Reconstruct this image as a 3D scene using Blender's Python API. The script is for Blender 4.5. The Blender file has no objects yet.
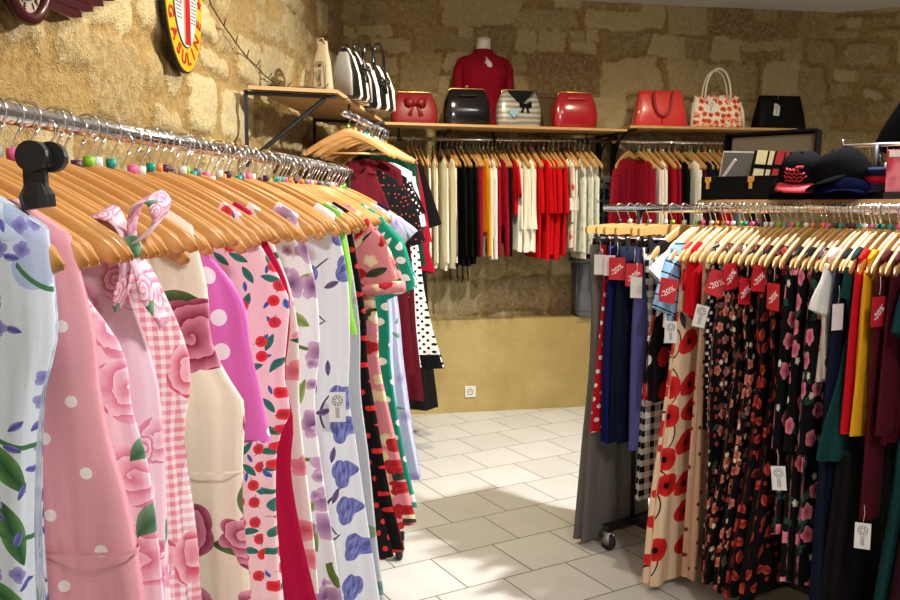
import bpy, math, random
import numpy as np
from mathutils import Vector, Matrix
random.seed(7); rng = np.random.default_rng(7)
SC = bpy.context.scene; COL = SC.collection
PI = math.pi
# ------------------------------------------------------------------ camera
F = 850.0; CH = 1.5; TH = math.atan(97/850); CT, ST = math.cos(TH), math.sin(TH)
cam = bpy.data.cameras.new('camera'); co = bpy.data.objects.new('camera', cam); COL.objects.link(co)
cam.sensor_width = 36; cam.lens = 36*F/900; cam.clip_start = .05
co.location = (0, 0, CH); co.rotation_euler = (PI/2-TH, 0, 0); SC.camera = co

def ray(px, py):
    a, b, c = px-450, F, 300-py
    return Vector((a, b*CT+c*ST, -b*ST+c*CT))
def P(px, py, Y):
    d = ray(px, py); return Vector((d.x*Y/d.y, Y, CH+d.z*Y/d.y))
def G(px, py, z=0):
    d = ray(px, py); t = (z-CH)/d.z; return Vector((d.x*t, d.y*t, z))

# ------------------------------------------------------------------ object helpers
def link(name, me, parent=None, loc=(0,0,0), rot=(0,0,0)):
    o = bpy.data.objects.new(name, me); COL.objects.link(o)
    o.location = loc; o.rotation_euler = rot
    if parent: o.parent = parent
    return o
def tag(o, label, cat, group=None):
    o['label'] = label; o['category'] = cat
    if group: o['group'] = group
    return o
def thing(name, label, cat, loc=(0,0,0), rz=0, group=None):
    o = link(name, None, None, loc, (0,0,rz)); o.empty_display_size = .05
    return tag(o, label, cat, group)
def struct(o): o['kind'] = 'structure'; return o

class MB:
    def __init__(s): s.v=[]; s.f=[]; s.uv=[]
    def add(s, vs, fs, uvs=None):
        n=len(s.v); s.v += [tuple(v) for v in vs]; s.f += [tuple(i+n for i in f) for f in fs]
        s.uv += uvs if uvs else [(v[0]+v[1]*.5, v[2]) for v in vs]
        return s
    def box(s, c, d, rz=0, rx=0, ry=0):
        M = Matrix.Rotation(rz,3,'Z') @ Matrix.Rotation(ry,3,'Y') @ Matrix.Rotation(rx,3,'X')
        vs=[Vector(c)+M@Vector((x*d[0]/2,y*d[1]/2,z*d[2]/2)) for x in(-1,1) for y in(-1,1) for z in(-1,1)]
        return s.add(vs,[(0,1,3,2),(4,6,7,5),(0,4,5,1),(2,3,7,6),(0,2,6,4),(1,5,7,3)])
    def tube(s, pts, r, n=8, flat=1.0, up=None, cap=True):
        pts=[Vector(p) for p in pts]; m=len(pts); R=r if isinstance(r,(list,tuple)) else [r]*m
        vs=[]; prev=None
        for i,p in enumerate(pts):
            t=(pts[min(i+1,m-1)]-pts[max(i-1,0)]).normalized()
            if prev is None:
                a=Vector(up) if up else (Vector((0,0,1)) if abs(t.z)<.9 else Vector((1,0,0)))
            else: a=prev
            a=(a-t*a.dot(t)).normalized(); b=t.cross(a); prev=a
            for k in range(n):
                g=2*PI*k/n; vs.append(p+a*(R[i]*math.cos(g))+b*(R[i]*flat*math.sin(g)))
        fs=[(i*n+k,i*n+(k+1)%n,(i+1)*n+(k+1)%n,(i+1)*n+k) for i in range(m-1) for k in range(n)]
        if cap: fs += [tuple(range(n))[::-1], tuple(range((m-1)*n,m*n))]
        return s.add(vs,fs)
    def loft(s, lv, n=32, e=.6, cap=True):
        # lv: (z, cx, cy, hw, hd)
        vs=[]
        for (z,cx,cy,hw,hd) in lv:
            for k in range(n):
                g=2*PI*k/n; c,d=math.cos(g),math.sin(g)
                vs.append((cx+hw*math.copysign(abs(c)**e,c), cy+hd*math.copysign(abs(d)**e,d), z))
        m=len(lv)
        fs=[(i*n+k,i*n+(k+1)%n,(i+1)*n+(k+1)%n,(i+1)*n+k) for i in range(m-1) for k in range(n)]
        if cap: fs += [tuple(range(n))[::-1], tuple(range((m-1)*n,m*n))]
        return s.add(vs,fs)
    def prism(s, out, y0, y1):     # outline in xz extruded along y
        n=len(out); vs=[(x,y0,z) for x,z in out]+[(x,y1,z) for x,z in out]
        return s.add(vs,[tuple(range(n)),tuple(range(n,2*n))[::-1]]+[(i,i+n,(i+1)%n+n,(i+1)%n) for i in range(n)])
    def disc(s, c, r, axis='z', n=20, h=.002):
        o=[]
        for sgn in(0,1):
            for k in range(n):
                g=2*PI*k/n; a,b=r*math.cos(g),r*math.sin(g); hh=h*sgn
                o.append((c[0]+a,c[1]+b,c[2]+hh) if axis=='z' else (c[0]+a,c[1]+hh,c[2]+b) if axis=='y' else (c[0]+hh,c[1]+a,c[2]+b))
        return s.add(o,[tuple(range(n))[::-1],tuple(range(n,2*n))]+[(k,(k+1)%n,(k+1)%n+n,k+n) for k in range(n)])
    def mesh(s, name, mat, smooth=True):
        me=bpy.data.meshes.new(name); me.from_pydata(s.v,[],s.f)
        uv=me.uv_layers.new(name='uv'); idx=np.zeros(len(me.loops),dtype=np.int32); me.loops.foreach_get('vertex_index',idx)
        uv.data.foreach_set('uv', np.array(s.uv,dtype=np.float32)[idx].ravel())
        if smooth: me.polygons.foreach_set('use_smooth',[True]*len(me.polygons))
        if mat: me.materials.append(mat)
        me.update(); return me
    def obj(s, name, mat, parent=None, loc=(0,0,0), rot=(0,0,0), smooth=True, bevel=0, fix=False):
        me=s.mesh(name,mat,smooth)
        if fix:
            import bmesh
            b=bmesh.new(); b.from_mesh(me); bmesh.ops.recalc_face_normals(b,faces=b.faces); b.to_mesh(me); b.free()
        o=link(name,me,parent,loc,rot)
        if bevel:
            m=o.modifiers.new('bevel','BEVEL'); m.width=bevel; m.segments=2; m.limit_method='ANGLE'
        if smooth and bevel: 
            m=o.modifiers.new('wn','WEIGHTED_NORMAL')
        return o
def text_mesh(txt, size, mat, depth=.0004, align='CENTER', bold=0.0, key=None):
    cu=bpy.data.curves.new('lettering','FONT'); cu.body=txt; cu.size=size; cu.extrude=depth; cu.align_x=align; cu.align_y='CENTER'; cu.offset=bold; cu.resolution_u=3
    o=bpy.data.objects.new('tmp_text',cu); COL.objects.link(o)
    dg=bpy.context.evaluated_depsgraph_get(); me=bpy.data.meshes.new_from_object(o.evaluated_get(dg))
    bpy.data.objects.remove(o); bpy.data.curves.remove(cu); me.materials.clear(); me.materials.append(mat); return me

# ------------------------------------------------------------------ materials
def c3(h):
    if isinstance(h,str):
        r=[int(h[i:i+2],16)/255 for i in(0,2,4)]
        return tuple(((x+.055)/1.055)**2.4 if x>.04045 else x/12.92 for x in r)+(1,)
    return tuple(h)+(1,) if len(h)==3 else h
class NT:
    def __init__(s,name):
        s.m=bpy.data.materials.new(name); s.m.use_nodes=True; s.t=s.m.node_tree; s.n=s.t.nodes; s.b=s.n['Principled BSDF']
    def node(s,ty,**k):
        n=s.n.new(ty)
        for a,b in k.items(): setattr(n,a,b)
        return n
    def set(s,sock,v):
        if v is None: return
        if isinstance(v,bpy.types.NodeSocket): s.t.links.new(v,sock)
        else: sock.default_value=v
    def math(s,op,a,b=None,c=None,clamp=False):
        n=s.node('ShaderNodeMath',operation=op,use_clamp=clamp); s.set(n.inputs[0],a); s.set(n.inputs[1],b); s.set(n.inputs[2],c); return n.outputs[0]
    def vm(s,op,a,b=None,c=None):
        n=s.node('ShaderNodeVectorMath',operation=op); s.set(n.inputs[0],a); s.set(n.inputs[1],b)
        if c is not None: s.set(n.inputs[2],c)
        return n.outputs['Value'] if op in('LENGTH','DOT_PRODUCT') else n.outputs[0]
    def mix(s,f,a,b):
        n=s.node('ShaderNodeMix',data_type='RGBA'); s.set(n.inputs[0],f); s.set(n.inputs[6],a); s.set(n.inputs[7],b); return n.outputs[2]
    def noise(s,vec,scale,detail=3,rough=.5,dist=0):
        n=s.node('ShaderNodeTexNoise'); s.set(n.inputs['Vector'],vec); n.inputs['Scale'].default_value=scale; n.inputs['Detail'].default_value=detail; n.inputs['Roughness'].default_value=rough; n.inputs['Distortion'].default_value=dist; return n
    def ramp(s,v,lo,hi):
        n=s.node('ShaderNodeMapRange'); s.set(n.inputs[0],v); n.inputs[1].default_value=lo; n.inputs[2].default_value=hi; return n.outputs[0]
    def sep(s,v):
        n=s.node('ShaderNodeSeparateXYZ'); s.set(n.inputs[0],v); return n.outputs
    def uv(s): return s.node('ShaderNodeUVMap',uv_map='uv').outputs[0]
    def obj(s): return s.node('ShaderNodeTexCoord').outputs['Object']
    def bump(s,h,strength=.3,dist=.01):
        n=s.node('ShaderNodeBump'); n.inputs['Strength'].default_value=strength; n.inputs['Distance'].default_value=dist; s.set(n.inputs['Height'],h); s.t.links.new(n.outputs[0],s.b.inputs['Normal'])
    def fin(s,col,rough=.6,metal=0,spec=None):
        s.set(s.b.inputs['Base Color'],col); s.set(s.b.inputs['Roughness'],rough); s.b.inputs['Metallic'].default_value=metal
        if spec is not None: s.b.inputs['Specular IOR Level'].default_value=spec
        return s.m
    # scatter layer --------------------------------------------------
    def scat(s,uv,cell,R,kind,c1,c2=None,dens=1.,rand=.5,n=5,dep=.3,asp=(1,1),seed=0.,warp=0.,spin=True,rot=0.):
        v=uv
        if rot:
            q=s.node('ShaderNodeVectorRotate',rotation_type='Z_AXIS'); s.set(q.inputs['Vector'],v); q.inputs['Angle'].default_value=rot; v=q.outputs[0]
        v=s.vm('MULTIPLY_ADD',v,(1/cell,1/cell,0),(seed*3.7+.31,seed*5.3+.17,0))
        vo=s.node('ShaderNodeTexVoronoi',voronoi_dimensions='2D'); s.set(vo.inputs['Vector'],v); vo.inputs['Scale'].default_value=1; vo.inputs['Randomness'].default_value=rand
        l=s.vm('SUBTRACT',v,vo.outputs['Position'])
        sc=s.node('ShaderNodeSeparateColor'); s.set(sc.inputs[0],vo.outputs['Color'])
        if warp:
            nz=s.noise(v,3,1); l=s.vm('ADD',l,s.vm('MULTIPLY',s.vm('SUBTRACT',nz.outputs['Color'],(.5,.5,.5)),(warp,warp,0)))
        if spin:
            q=s.node('ShaderNodeVectorRotate',rotation_type='Z_AXIS'); s.set(q.inputs['Vector'],l); s.set(q.inputs['Angle'],s.math('MULTIPLY',sc.outputs[0],6.283 if spin is True else spin)); l=q.outputs[0]
        if asp!=(1,1): l=s.vm('MULTIPLY',l,(1/asp[0],1/asp[1],0))
        ln=s.vm('LENGTH',l); x,y,_=s.sep(l)
        if kind=='leaf':
            lim=s.math('MULTIPLY',s.math('SUBTRACT',1.,s.math('POWER',s.math('DIVIDE',s.math('ABSOLUTE',x),R),2.)),R*.38)
            m=s.math('LESS_THAN',s.math('ABSOLUTE',y),lim); tt=s.math('DIVIDE',s.math('ABSOLUTE',y),R*.38)
        elif kind=='stem':
            m=s.math('MULTIPLY',s.math('LESS_THAN',s.math('ABSOLUTE',s.math('SUBTRACT',y,s.math('MULTIPLY',s.math('MULTIPLY',x,x),1.2))),.022),s.math('LESS_THAN',s.math('ABSOLUTE',x),R)); tt=0.
        elif kind=='dot':
            m=s.math('LESS_THAN',ln,R); tt=s.math('DIVIDE',ln,R)
        elif kind=='tulip':
            rr=s.math('MULTIPLY',s.math('ADD',.80,s.math('MULTIPLY',s.math('ABSOLUTE',s.math('SINE',s.math('MULTIPLY',s.math('ARCTAN2',x,y),1.5))),.28)),R)
            m=s.math('LESS_THAN',ln,rr); tt=s.ramp(s.noise(s.vm('MULTIPLY',l,(9,2.5,0)),1.5,2).outputs[0],.3,.7)
        else:
            ang=s.math('ARCTAN2',y,x); pet=s.math('ABSOLUTE',s.math('COSINE',s.math('MULTIPLY',ang,n/2)))
            Re=s.math('MULTIPLY',s.math('ADD',1-dep,s.math('MULTIPLY',pet,dep)),R); m=s.math('LESS_THAN',ln,Re)
            tt=s.math('DIVIDE',ln,R)
            if kind=='rose':
                q=s.math('ADD',s.math('MULTIPLY',ln,2.6/R),s.math('DIVIDE',ang,6.2832)); q=s.math('ADD',q,s.math('MULTIPLY',s.noise(v,4.5,2).outputs[0],1.3)); tt=s.math('FRACT',q)
        if dens<1: m=s.math('MULTIPLY',m,s.math('LESS_THAN',sc.outputs[1],dens))
        col=c3(c1) if c2 is None else s.mix(tt,c3(c1),c3(c2))
        return m,col
def weave(N,uv,strength=.5):
    big=N.noise(N.vm('MULTIPLY',uv,(20,3.2,0)),1.,1.5,.4,.3).outputs[0]; fine=N.noise(uv,900,1).outputs[0]
    N.bump(N.math('ADD',N.math('MULTIPLY',big,1.),N.math('MULTIPLY',fine,.06)),strength,.03)
_fab={}
def fabric(name, base, layers=(), rough=.85, gingham=None, stripe=None, sheen=0., spec=.1):
    if name in _fab: return _fab[name]
    N=NT('fabric '+name); uv=N.uv(); col=c3(base)
    if gingham:
        cs,gc=gingham; x,y,_=N.sep(uv)
        fx=N.math('GREATER_THAN',N.math('FRACT',N.math('DIVIDE',x,cs)),.5); fy=N.math('GREATER_THAN',N.math('FRACT',N.math('DIVIDE',y,cs)),.5)
        col=N.mix(N.math('MULTIPLY',N.math('ADD',fx,fy),.5),col,c3(gc))
    if stripe:
        cs,gc,fr,ax=stripe; x,y,_=N.sep(uv)
        col=N.mix(N.math('GREATER_THAN',N.math('FRACT',N.math('DIVIDE',[x,y][ax],cs)),fr),col,c3(gc))
    for L in layers:
        m,cc=N.scat(uv,*L[0],**L[1]); col=N.mix(m,col,cc)
    weave(N,uv)
    N.b.inputs['Sheen Weight'].default_value=sheen
    _fab[name]=N.fin(col,rough,0,spec); return _fab[name]
def Ly(*a,**k): return (a,k)
def plain(name,col,rough=.6,metal=0,spec=None,bump=0,bs=40):
    N=NT(name); o=N.obj()
    n=N.noise(o,bs,3).outputs[0]
    cc=N.mix(n,tuple(x*.9 for x in c3(col)[:3])+(1,),tuple(min(1,x*1.08) for x in c3(col)[:3])+(1,))
    if bump: N.bump(n,bump,.004)
    return N.fin(cc,rough,metal,spec)
def wood(name,c1,c2,rough=.4,ax=0,sc=14):
    N=NT(name); o=N.obj(); v=N.vm('MULTIPLY',o,tuple(1.2 if i==ax else sc for i in range(3)))
    n=N.noise(v,2.2,4,.6,.6).outputs[0]
    col=N.mix(N.ramp(n,.3,.7),c3(c1),c3(c2)); N.bump(n,.05,.003)
    return N.fin(col,rough)
M={}
M['hanger']=wood('hanger wood','c48a4c','d6a262',.24)
M['hanger_pale']=wood('pale hanger wood','ba8d52','c89d62',.4)
M['chrome']=plain('chrome',(.78,.78,.8),.12,1)
M['steel']=plain('brushed steel',(.5,.5,.5),.3,1)
M['brass']=plain('brass',(.75,.52,.18),.25,1)
M['black_metal']=plain('black painted steel',(.006,.006,.0065),.5,spec=.3)
M['black_plastic']=plain('black plastic',(.013,.013,.014),.35)
M['rubber']=plain('rubber',(.02,.02,.02),.7)
M['board']=wood('shelf board','a97f4c','bd9661',.5)
M['edge']=wood('ply edge','b28c58','c29c68',.5)
M['card_white']=plain('white card',(.75,.74,.71),.6)
M['ink']=plain('ink',(.03,.03,.03),.6)
M['sale_red']=plain('sale red card',c3('c8202c')[:3],.5)
M['white_ink']=plain('white ink',(.85,.82,.8),.6)
MK=[plain('marker '+n,c3(h)[:3],.4) for n,h in (('green','7fbf2a'),('orange','f08030'),('pink','f0609a'),('teal','1d9a88'),('plum','4d2440'),('white','e8e8e0'),('grey','8a8f92'))]
MKN=['green','orange','pink','teal','plum','white','grey']

# ------------------------------------------------------------------ rails: origin, direction, aisle axis
class Rail:
    def __init__(s,a,b,z,side):
        s.a=Vector(a); s.d=(Vector(b)-s.a).normalized(); s.L=(Vector(b)-s.a).length; s.z=z
        s.x=Vector((s.d.y,-s.d.x)) if side>0 else Vector((-s.d.y,s.d.x))   # aisle axis
        s.rz=math.atan2(s.x.y,s.x.x)
    def pt(s,t,off=0,z=0): p=s.a+s.d*t+s.x*off; return Vector((p.x,p.y,s.z+z))
    def t_at(s,px,off=0,z=-.2):
        k=(px-450)/F; p=s.a+s.x*off; dz=s.z+z-CH
        # X = k*(Y*CT - dz*ST)
        return (k*(p.y*CT-dz*ST)-p.x)/(s.d.x-k*s.d.y*CT)
def lx(Y): return -.619+.0888*(Y-1.17)
LEFT=Rail((lx(.62),.62),(lx(3.5),3.5),1.624,1)
BDIR=Vector((math.cos(math.radians(11)),math.sin(math.radians(11)))); BN=Vector((BDIR.y,-BDIR.x))  # out of the back wall
_pb=G(470,412); PB=Vector((_pb.x,_pb.y)); WB=PB-BN*.15                       # plinth front / stone face
def bw(t,out=0): p=WB+BDIR*t+BN*out; return p
BACK=Rail(bw(-.62,.27),bw(.95,.27),1.93,1)
BACK2=Rail(bw(.97,.27),bw(2.42,.27),1.93,1)
CORNER=Rail((-.515,4.15),(-.385,5.5),1.93,1)
RIGHT=Rail((.70,3.80),(1.75,2.335),1.478,-1)
RIGHT.d=Vector((.58,-.81)).normalized(); RIGHT.x=Vector((RIGHT.d.y,-RIGHT.d.x)); RIGHT.rz=math.atan2(RIGHT.x.y,RIGHT.x.x); RIGHT.L=1.95

# ------------------------------------------------------------------ room
def vnoise(x,y,sc,seed):
    r=np.random.default_rng(seed); g=r.random((64,64)); X=x*sc; Y=y*sc
    xi=np.floor(X).astype(int); yi=np.floor(Y).astype(int); fx=X-xi; fy=Y-yi; fx=fx*fx*(3-2*fx); fy=fy*fy*(3-2*fy)
    h=lambda a,b:g[a%64,b%64]
    return (h(xi,yi)*(1-fx)+h(xi+1,yi)*fx)*(1-fy)+(h(xi,yi+1)*(1-fx)+h(xi+1,yi+1)*fx)*fy-.5
def stone_mat():
    N=NT('rubble stone wall'); a=N.node('ShaderNodeAttribute',attribute_name='stn'); r,g,b=N.sep(a.outputs['Vector']); o=N.obj()
    n1=N.noise(o,7,5,.65).outputs[0]; n2=N.noise(o,38,5,.7).outputs[0]; n3=N.noise(o,160,2,.6).outputs[0]
    mort=N.mix(N.ramp(n1,.3,.7),c3('86693a'),c3('a08450'))
    mort=N.mix(N.ramp(n2,.38,.8),mort,c3('b39a68'))
    st=N.mix(g,c3('8f7748'),c3('c2b084')); st=N.mix(b,st,c3('7d5a38'))
    st=N.mix(N.ramp(n2,.42,.72),st,N.mix(.5,st,c3('d6c69c')))
    st=N.mix(N.math('MULTIPLY',N.ramp(n1,.55,.75),.5),st,c3('a5875a'))
    pit=N.ramp(n2,.36,.28); st=N.mix(N.math('MULTIPLY',pit,.55),st,c3('5f4930'))
    edge=N.ramp(N.math('ADD',r,N.math('MULTIPLY',N.math('SUBTRACT',n2,.5),1.1)),.25,.6)
    col=N.mix(edge,mort,st)
    h=N.math('ADD',N.math('MULTIPLY',n2,.7),N.math('MULTIPLY',n3,.35)); N.bump(h,.9,.03)
    return N.fin(col,.92,0,.15)
M['stone']=stone_mat()
def stone_wall(name,p0,p1,z0,z1,seed,course,res=.0125,loose=.0,amp=.024,dark=.12):
    p0=Vector(p0); p1=Vector(p1); L=(p1-p0).length; d=(p1-p0).normalized(); nrm=Vector((d.y,-d.x))
    nu=int(L/res)+1; nv=int((z1-z0)/res)+1
    U,Vv=np.meshgrid(np.linspace(0,L,nu),np.linspace(z0,z1,nv),indexing='ij')
    wu=U+.05*vnoise(U,Vv,4,seed)+.02*vnoise(U,Vv,13,seed+1); wv=Vv+.05*vnoise(U+9,Vv,3.3,seed+2)+.02*vnoise(U,Vv,12,seed+3)
    rough=.02*vnoise(U,Vv,22,seed+4)+.012*vnoise(U,Vv,45,seed+5)
    mask=np.zeros_like(U); tone=np.full_like(U,.5); drk=np.zeros_like(U); hgt=np.zeros_like(U)
    r=np.random.default_rng(seed); z=z0-.05
    while z<z1:
        ch=r.uniform(*course); u=-r.uniform(0,.3)
        while u<L:
            w=ch*r.uniform(.7,2.3); 
            parts=[(u,z,w,ch)]
            if r.random()<.28 and ch>.17: parts=[(u,z,w,ch*.5),(u,z+ch*.5,w*.55,ch*.5),(u+w*.55,z+ch*.5,w*.45,ch*.5)]
            for (a,b,ww,hh) in parts:
                if r.random()<loose: continue
                g=r.uniform(.0,.02); sh=r.uniform(.93,1) if loose==0 else r.uniform(.65,1.0)
                cx,cy=a+ww/2+r.uniform(-.02,.02),b+hh/2+r.uniform(-.01,.01); hw,hh2=ww/2*sh-g*.5,hh/2*sh-g*.5
                if hw<.02 or hh2<.02: continue
                i0,i1=np.searchsorted(U[:,0],[cx-hw-.12,cx+hw+.12]); j0,j1=np.searchsorted(Vv[0],[cy-hh2-.12,cy+hh2+.12])
                if i1<=i0 or j1<=j0: continue
                X=wu[i0:i1,j0:j1]-cx; Y=wv[i0:i1,j0:j1]-cy; sk=r.uniform(-.15,.15); X=X+sk*Y; Y=Y+r.uniform(-.08,.08)*X
                rr=min(hw,hh2)*(r.uniform(.15,.45) if loose==0 else r.uniform(.25,.7)); qx=np.abs(X)-hw+rr; qy=np.abs(Y)-hh2+rr
                sd=np.hypot(np.maximum(qx,0),np.maximum(qy,0))+np.minimum(np.maximum(qx,qy),0)-rr+rough[i0:i1,j0:j1]
                m=np.clip(.5-sd/.03,0,1); sel=m>mask[i0:i1,j0:j1]
                mask[i0:i1,j0:j1][sel]=m[sel]; tone[i0:i1,j0:j1][sel]=r.random(); drk[i0:i1,j0:j1][sel]=(r.uniform(.4,.9) if r.random()<dark else 0)
                lift=r.uniform(.5,1.2); tx,ty=r.uniform(-.3,.3),r.uniform(-.3,.3)
                hg=amp*m**.7*(lift+tx*X/hw*.6+ty*Y/hh2*.6); hgt[i0:i1,j0:j1]=np.maximum(hgt[i0:i1,j0:j1],hg)
            u+=w
        z+=ch
    hgt+=.014*vnoise(U,Vv,7,seed+6)+.008*vnoise(U,Vv,19,seed+7)+.005*vnoise(U,Vv,40,seed+8)
    co_=np.stack([p0.x+d.x*U+nrm.x*hgt,p0.y+d.y*U+nrm.y*hgt,Vv],-1).reshape(-1,3)
    ii=np.arange(nu*nv).reshape(nu,nv); q=np.stack([ii[:-1,:-1],ii[1:,:-1],ii[1:,1:],ii[:-1,1:]],-1).reshape(-1,4)
    me=bpy.data.meshes.new(name); me.vertices.add(len(co_)); me.vertices.foreach_set('co',co_.astype(np.float32).ravel())
    me.loops.add(q.size); me.loops.foreach_set('vertex_index',q.astype(np.int32).ravel()); me.polygons.add(len(q)); me.polygons.foreach_set('loop_start',np.arange(0,q.size,4,dtype=np.int32))
    me.update(calc_edges=True); me.polygons.foreach_set('use_smooth',[True]*len(q))
    at=me.attributes.new('stn','FLOAT_COLOR','POINT'); at.data.foreach_set('color',np.stack([mask,tone,drk,np.ones_like(mask)],-1).astype(np.float32).ravel())
    me.materials.append(M['stone']); return struct(link(name,me))
CZ=2.94
def wl(Y,out=0): return Vector((-1.254+.082*Y+out,Y))           # left wall
tL=None
# corner of left and back wall
A_=np.array([[BDIR.x,-.082],[BDIR.y,-1.0]]); s_=np.linalg.solve(A_,np.array([-1.254-WB.x,-WB.y])); TL=float(s_[0]); YC=float(s_[1]); CL=bw(TL)
k=(822-450)/F; TR=(k*WB.y*1.0-WB.x)/(BDIR.x-k*BDIR.y); CR=bw(TR)
RD=Vector((.9,-.44)).normalized(); RE=CR+RD*3.2
stone_wall('wall_left',wl(-1.6),CL,0,CZ,11,(.16,.30),loose=.22,amp=.028,dark=.05)
stone_wall('wall_back',CL,CR,.5,CZ,23,(.16,.30),loose=.0,dark=.16)
stone_wall('wall_right',CR,RE,0,CZ,37,(.16,.28),res=.016,loose=.1,dark=.15)
def floor_mat():
    N=NT('white floor tiles'); o=N.obj()
    q=N.node('ShaderNodeVectorRotate',rotation_type='Z_AXIS'); N.set(q.inputs['Vector'],o); q.inputs['Angle'].default_value=-TA
    v=N.vm('ADD',q.outputs[0],(TOX,TOY,0)); x,y,_=N.sep(v); W=.31
    row=N.math('FLOOR',N.math('DIVIDE',y,W)); fy=N.math('FRACT',N.math('DIVIDE',y,W))
    xs=N.math('ADD',N.math('DIVIDE',x,W),N.math('MULTIPLY',row,TSH)); fx=N.math('FRACT',xs); cx=N.math('FLOOR',xs)
    dx=N.math('MINIMUM',fx,N.math('SUBTRACT',1.,fx)); dy=N.math('MINIMUM',fy,N.math('SUBTRACT',1.,fy)); dd=N.math('MINIMUM',dx,dy)
    g=N.ramp(dd,.007,.012)
    cv=N.node('ShaderNodeCombineXYZ'); N.set(cv.inputs[0],cx); N.set(cv.inputs[1],row)
    wn=N.node('ShaderNodeTexWhiteNoise',noise_dimensions='2D'); N.set(wn.inputs['Vector'],cv.outputs[0])
    t=N.mix(wn.outputs[0],c3('c9c9c4'),c3('d6d6d2')); n=N.noise(o,5,4).outputs[0]; t=N.mix(N.math('MULTIPLY',N.ramp(n,.5,.8),.35),t,c3('b9b6a8'))
    col=N.mix(g,c3('6b6557'),t); N.bump(N.math('ADD',g,N.math('MULTIPLY',N.noise(o,60,2).outputs[0],.08)),.25,.003)
    return N.fin(col,N.math('ADD',.32,N.math('MULTIPLY',n,.15)))
a_=G(380+100/3,400+385/3); b_=G(380+580/3,400+283/3); TA=math.atan2(b_.y-a_.y,b_.x-a_.x)
j0=G(380+190/3,400+468/3); c_,s__=math.cos(-TA),math.sin(-TA)
jr=(j0.x*c_-j0.y*s__, j0.x*s__+j0.y*c_)
TOX,TOY=-jr[0]+.31*20,-jr[1]+.31*20
j1=G(380+170/3,400+376/3); jr1=(j1.x*c_-j1.y*s__, j1.x*s__+j1.y*c_); TSH=-((jr1[0]-jr[0])/.31)%1.0
fl=[wl(-1.6,-.02),Vector((5.9,-1.6)),RE+Vector((0.0,-.0)),CR+Vector((.02,.05)),CL+Vector((-.05,.05))]
def poly(name,pts,z0,z1,mat):
    n=len(pts); mb=MB(); mb.add([(p.x,p.y,z0) for p in pts]+[(p.x,p.y,z1) for p in pts],[tuple(range(n))[::-1],tuple(range(n,2*n))]+[(i,(i+1)%n,(i+1)%n+n,i+n) for i in range(n)])
    return struct(mb.obj(name,mat,smooth=False))
poly('floor',fl,-.06,0,floor_mat())
N=NT('ceiling plaster'); o=N.obj(); N.bump(N.noise(o,30,4).outputs[0],.3,.01); M['ceil']=N.fin(N.mix(N.noise(o,3,4).outputs[0],c3('cfccc6'),c3('dad7d2')),.9)
poly('ceiling',[p+Vector((0,0)) for p in fl],CZ,CZ+.06,M['ceil'])
N=NT('yellow render'); o=N.obj(); n1=N.noise(o,3,5,.6).outputs[0]; n2=N.noise(o,110,4,.7).outputs[0]
N.bump(n2,.6,.01); M['render']=N.fin(N.mix(N.ramp(n1,.3,.75),N.mix(n2,c3('b39d66'),c3('c6b17c')),c3('a48d56')),.9,0,.2)
def wbox(name,a,b,th,z0,z1,mat):
    d=(b-a).normalized(); nn=Vector((d.y,-d.x)); return poly(name,[a,b,b+nn*th,a+nn*th][::-1] if False else [a,a+nn*th,b+nn*th,b],z0,z1,mat)
PZ=.672
wbox('trim_1',bw(TL),bw(TR),.15,0,PZ,M['render'])
wbox('wall_near',Vector((5.9,-1.6)),wl(-1.6),.05,0,CZ,M['ceil'])
wbox('wall_side',RE,Vector((5.9,-1.6)),.05,0,CZ,M['ceil'])

# ------------------------------------------------------------------ hangers (meshes shared by all copies)
HW=.218
def drop(x,k=.112): return k*(abs(x)/.22)**1.35
def hanger_body(mat,key):
    mb=MB(); n=36; vs=[]; m=12
    for i in range(n+1):
        x=-HW+2*HW*i/n; a=abs(x)/HW; top=-.066-drop(x); hh=.040-.008*a+ .006*max(0,1-a*3); 
        hh*=math.sqrt(max(.04,1-((a-.92)/.08)**2*.96)) if a>.92 else 1
        th=.0065*(1 if a<.93 else math.sqrt(max(.05,1-((a-.93)/.07)**2*.95))); cz=top-.017
        yb=.018*a*a
        for k in range(m):
            g=2*PI*k/m; vs.append((x,yb+th*math.copysign(abs(math.sin(g))**.45,math.sin(g)),cz+hh/2*math.copysign(abs(math.cos(g))**.6,math.cos(g))))
    fs=[(i*m+k,i*m+(k+1)%m,(i+1)*m+(k+1)%m,(i+1)*m+k) for i in range(n) for k in range(m)]+[tuple(range(m)),tuple(range(n*m,n*m+m))[::-1]]
    mb.add(vs,fs); return mb.mesh('hanger_arms',mat)
HOOKR=.021
def hook_mesh():
    # the rail passes through the hook; the bend is in the plane across the rail (local xz)
    pts=[(0,0,-.07),(0,0,-.045)]
    for i in range(15):
        a=-PI*.5+ (i/14)*PI*1.25
        pts.append((HOOKR*math.cos(a)*1.0, 0, .0+HOOKR*math.sin(a)*1.0))
    pts[2]=(.008,0,-.028); pts[3]=(.016,0,-.016)
    return MB().tube(pts,.0021,6).mesh('hook',M['chrome'])
H_ARM={'mid':hanger_body(M['hanger'],'m'),'pale':hanger_body(M['hanger_pale'],'p')}; H_HOOK=hook_mesh()
H_MARK=[MB().box((0,0,-.056),(.014,.012,.017)).mesh('size_marker',m) for m in MK]
H_BAR=MB().tube([(-.19,.016,-.175),(.19,.016,-.175)],.006,8).mesh('trouser_bar',M['hanger'])
def flatbar():
    out=[]; 
    for i in range(13):
        x=-.20+.40*i/12; out.append((x,-.066-.012*(abs(x)/.2)**2))
    out+= [(.205,-.09),(.2,-.108),(.12,-.104),(-.12,-.104),(-.2,-.108),(-.205,-.09)]
    return MB().prism(out,-.0065,.0065).mesh('wooden_bar',M['hanger_pale'],False)
H_FLAT=flatbar()
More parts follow.
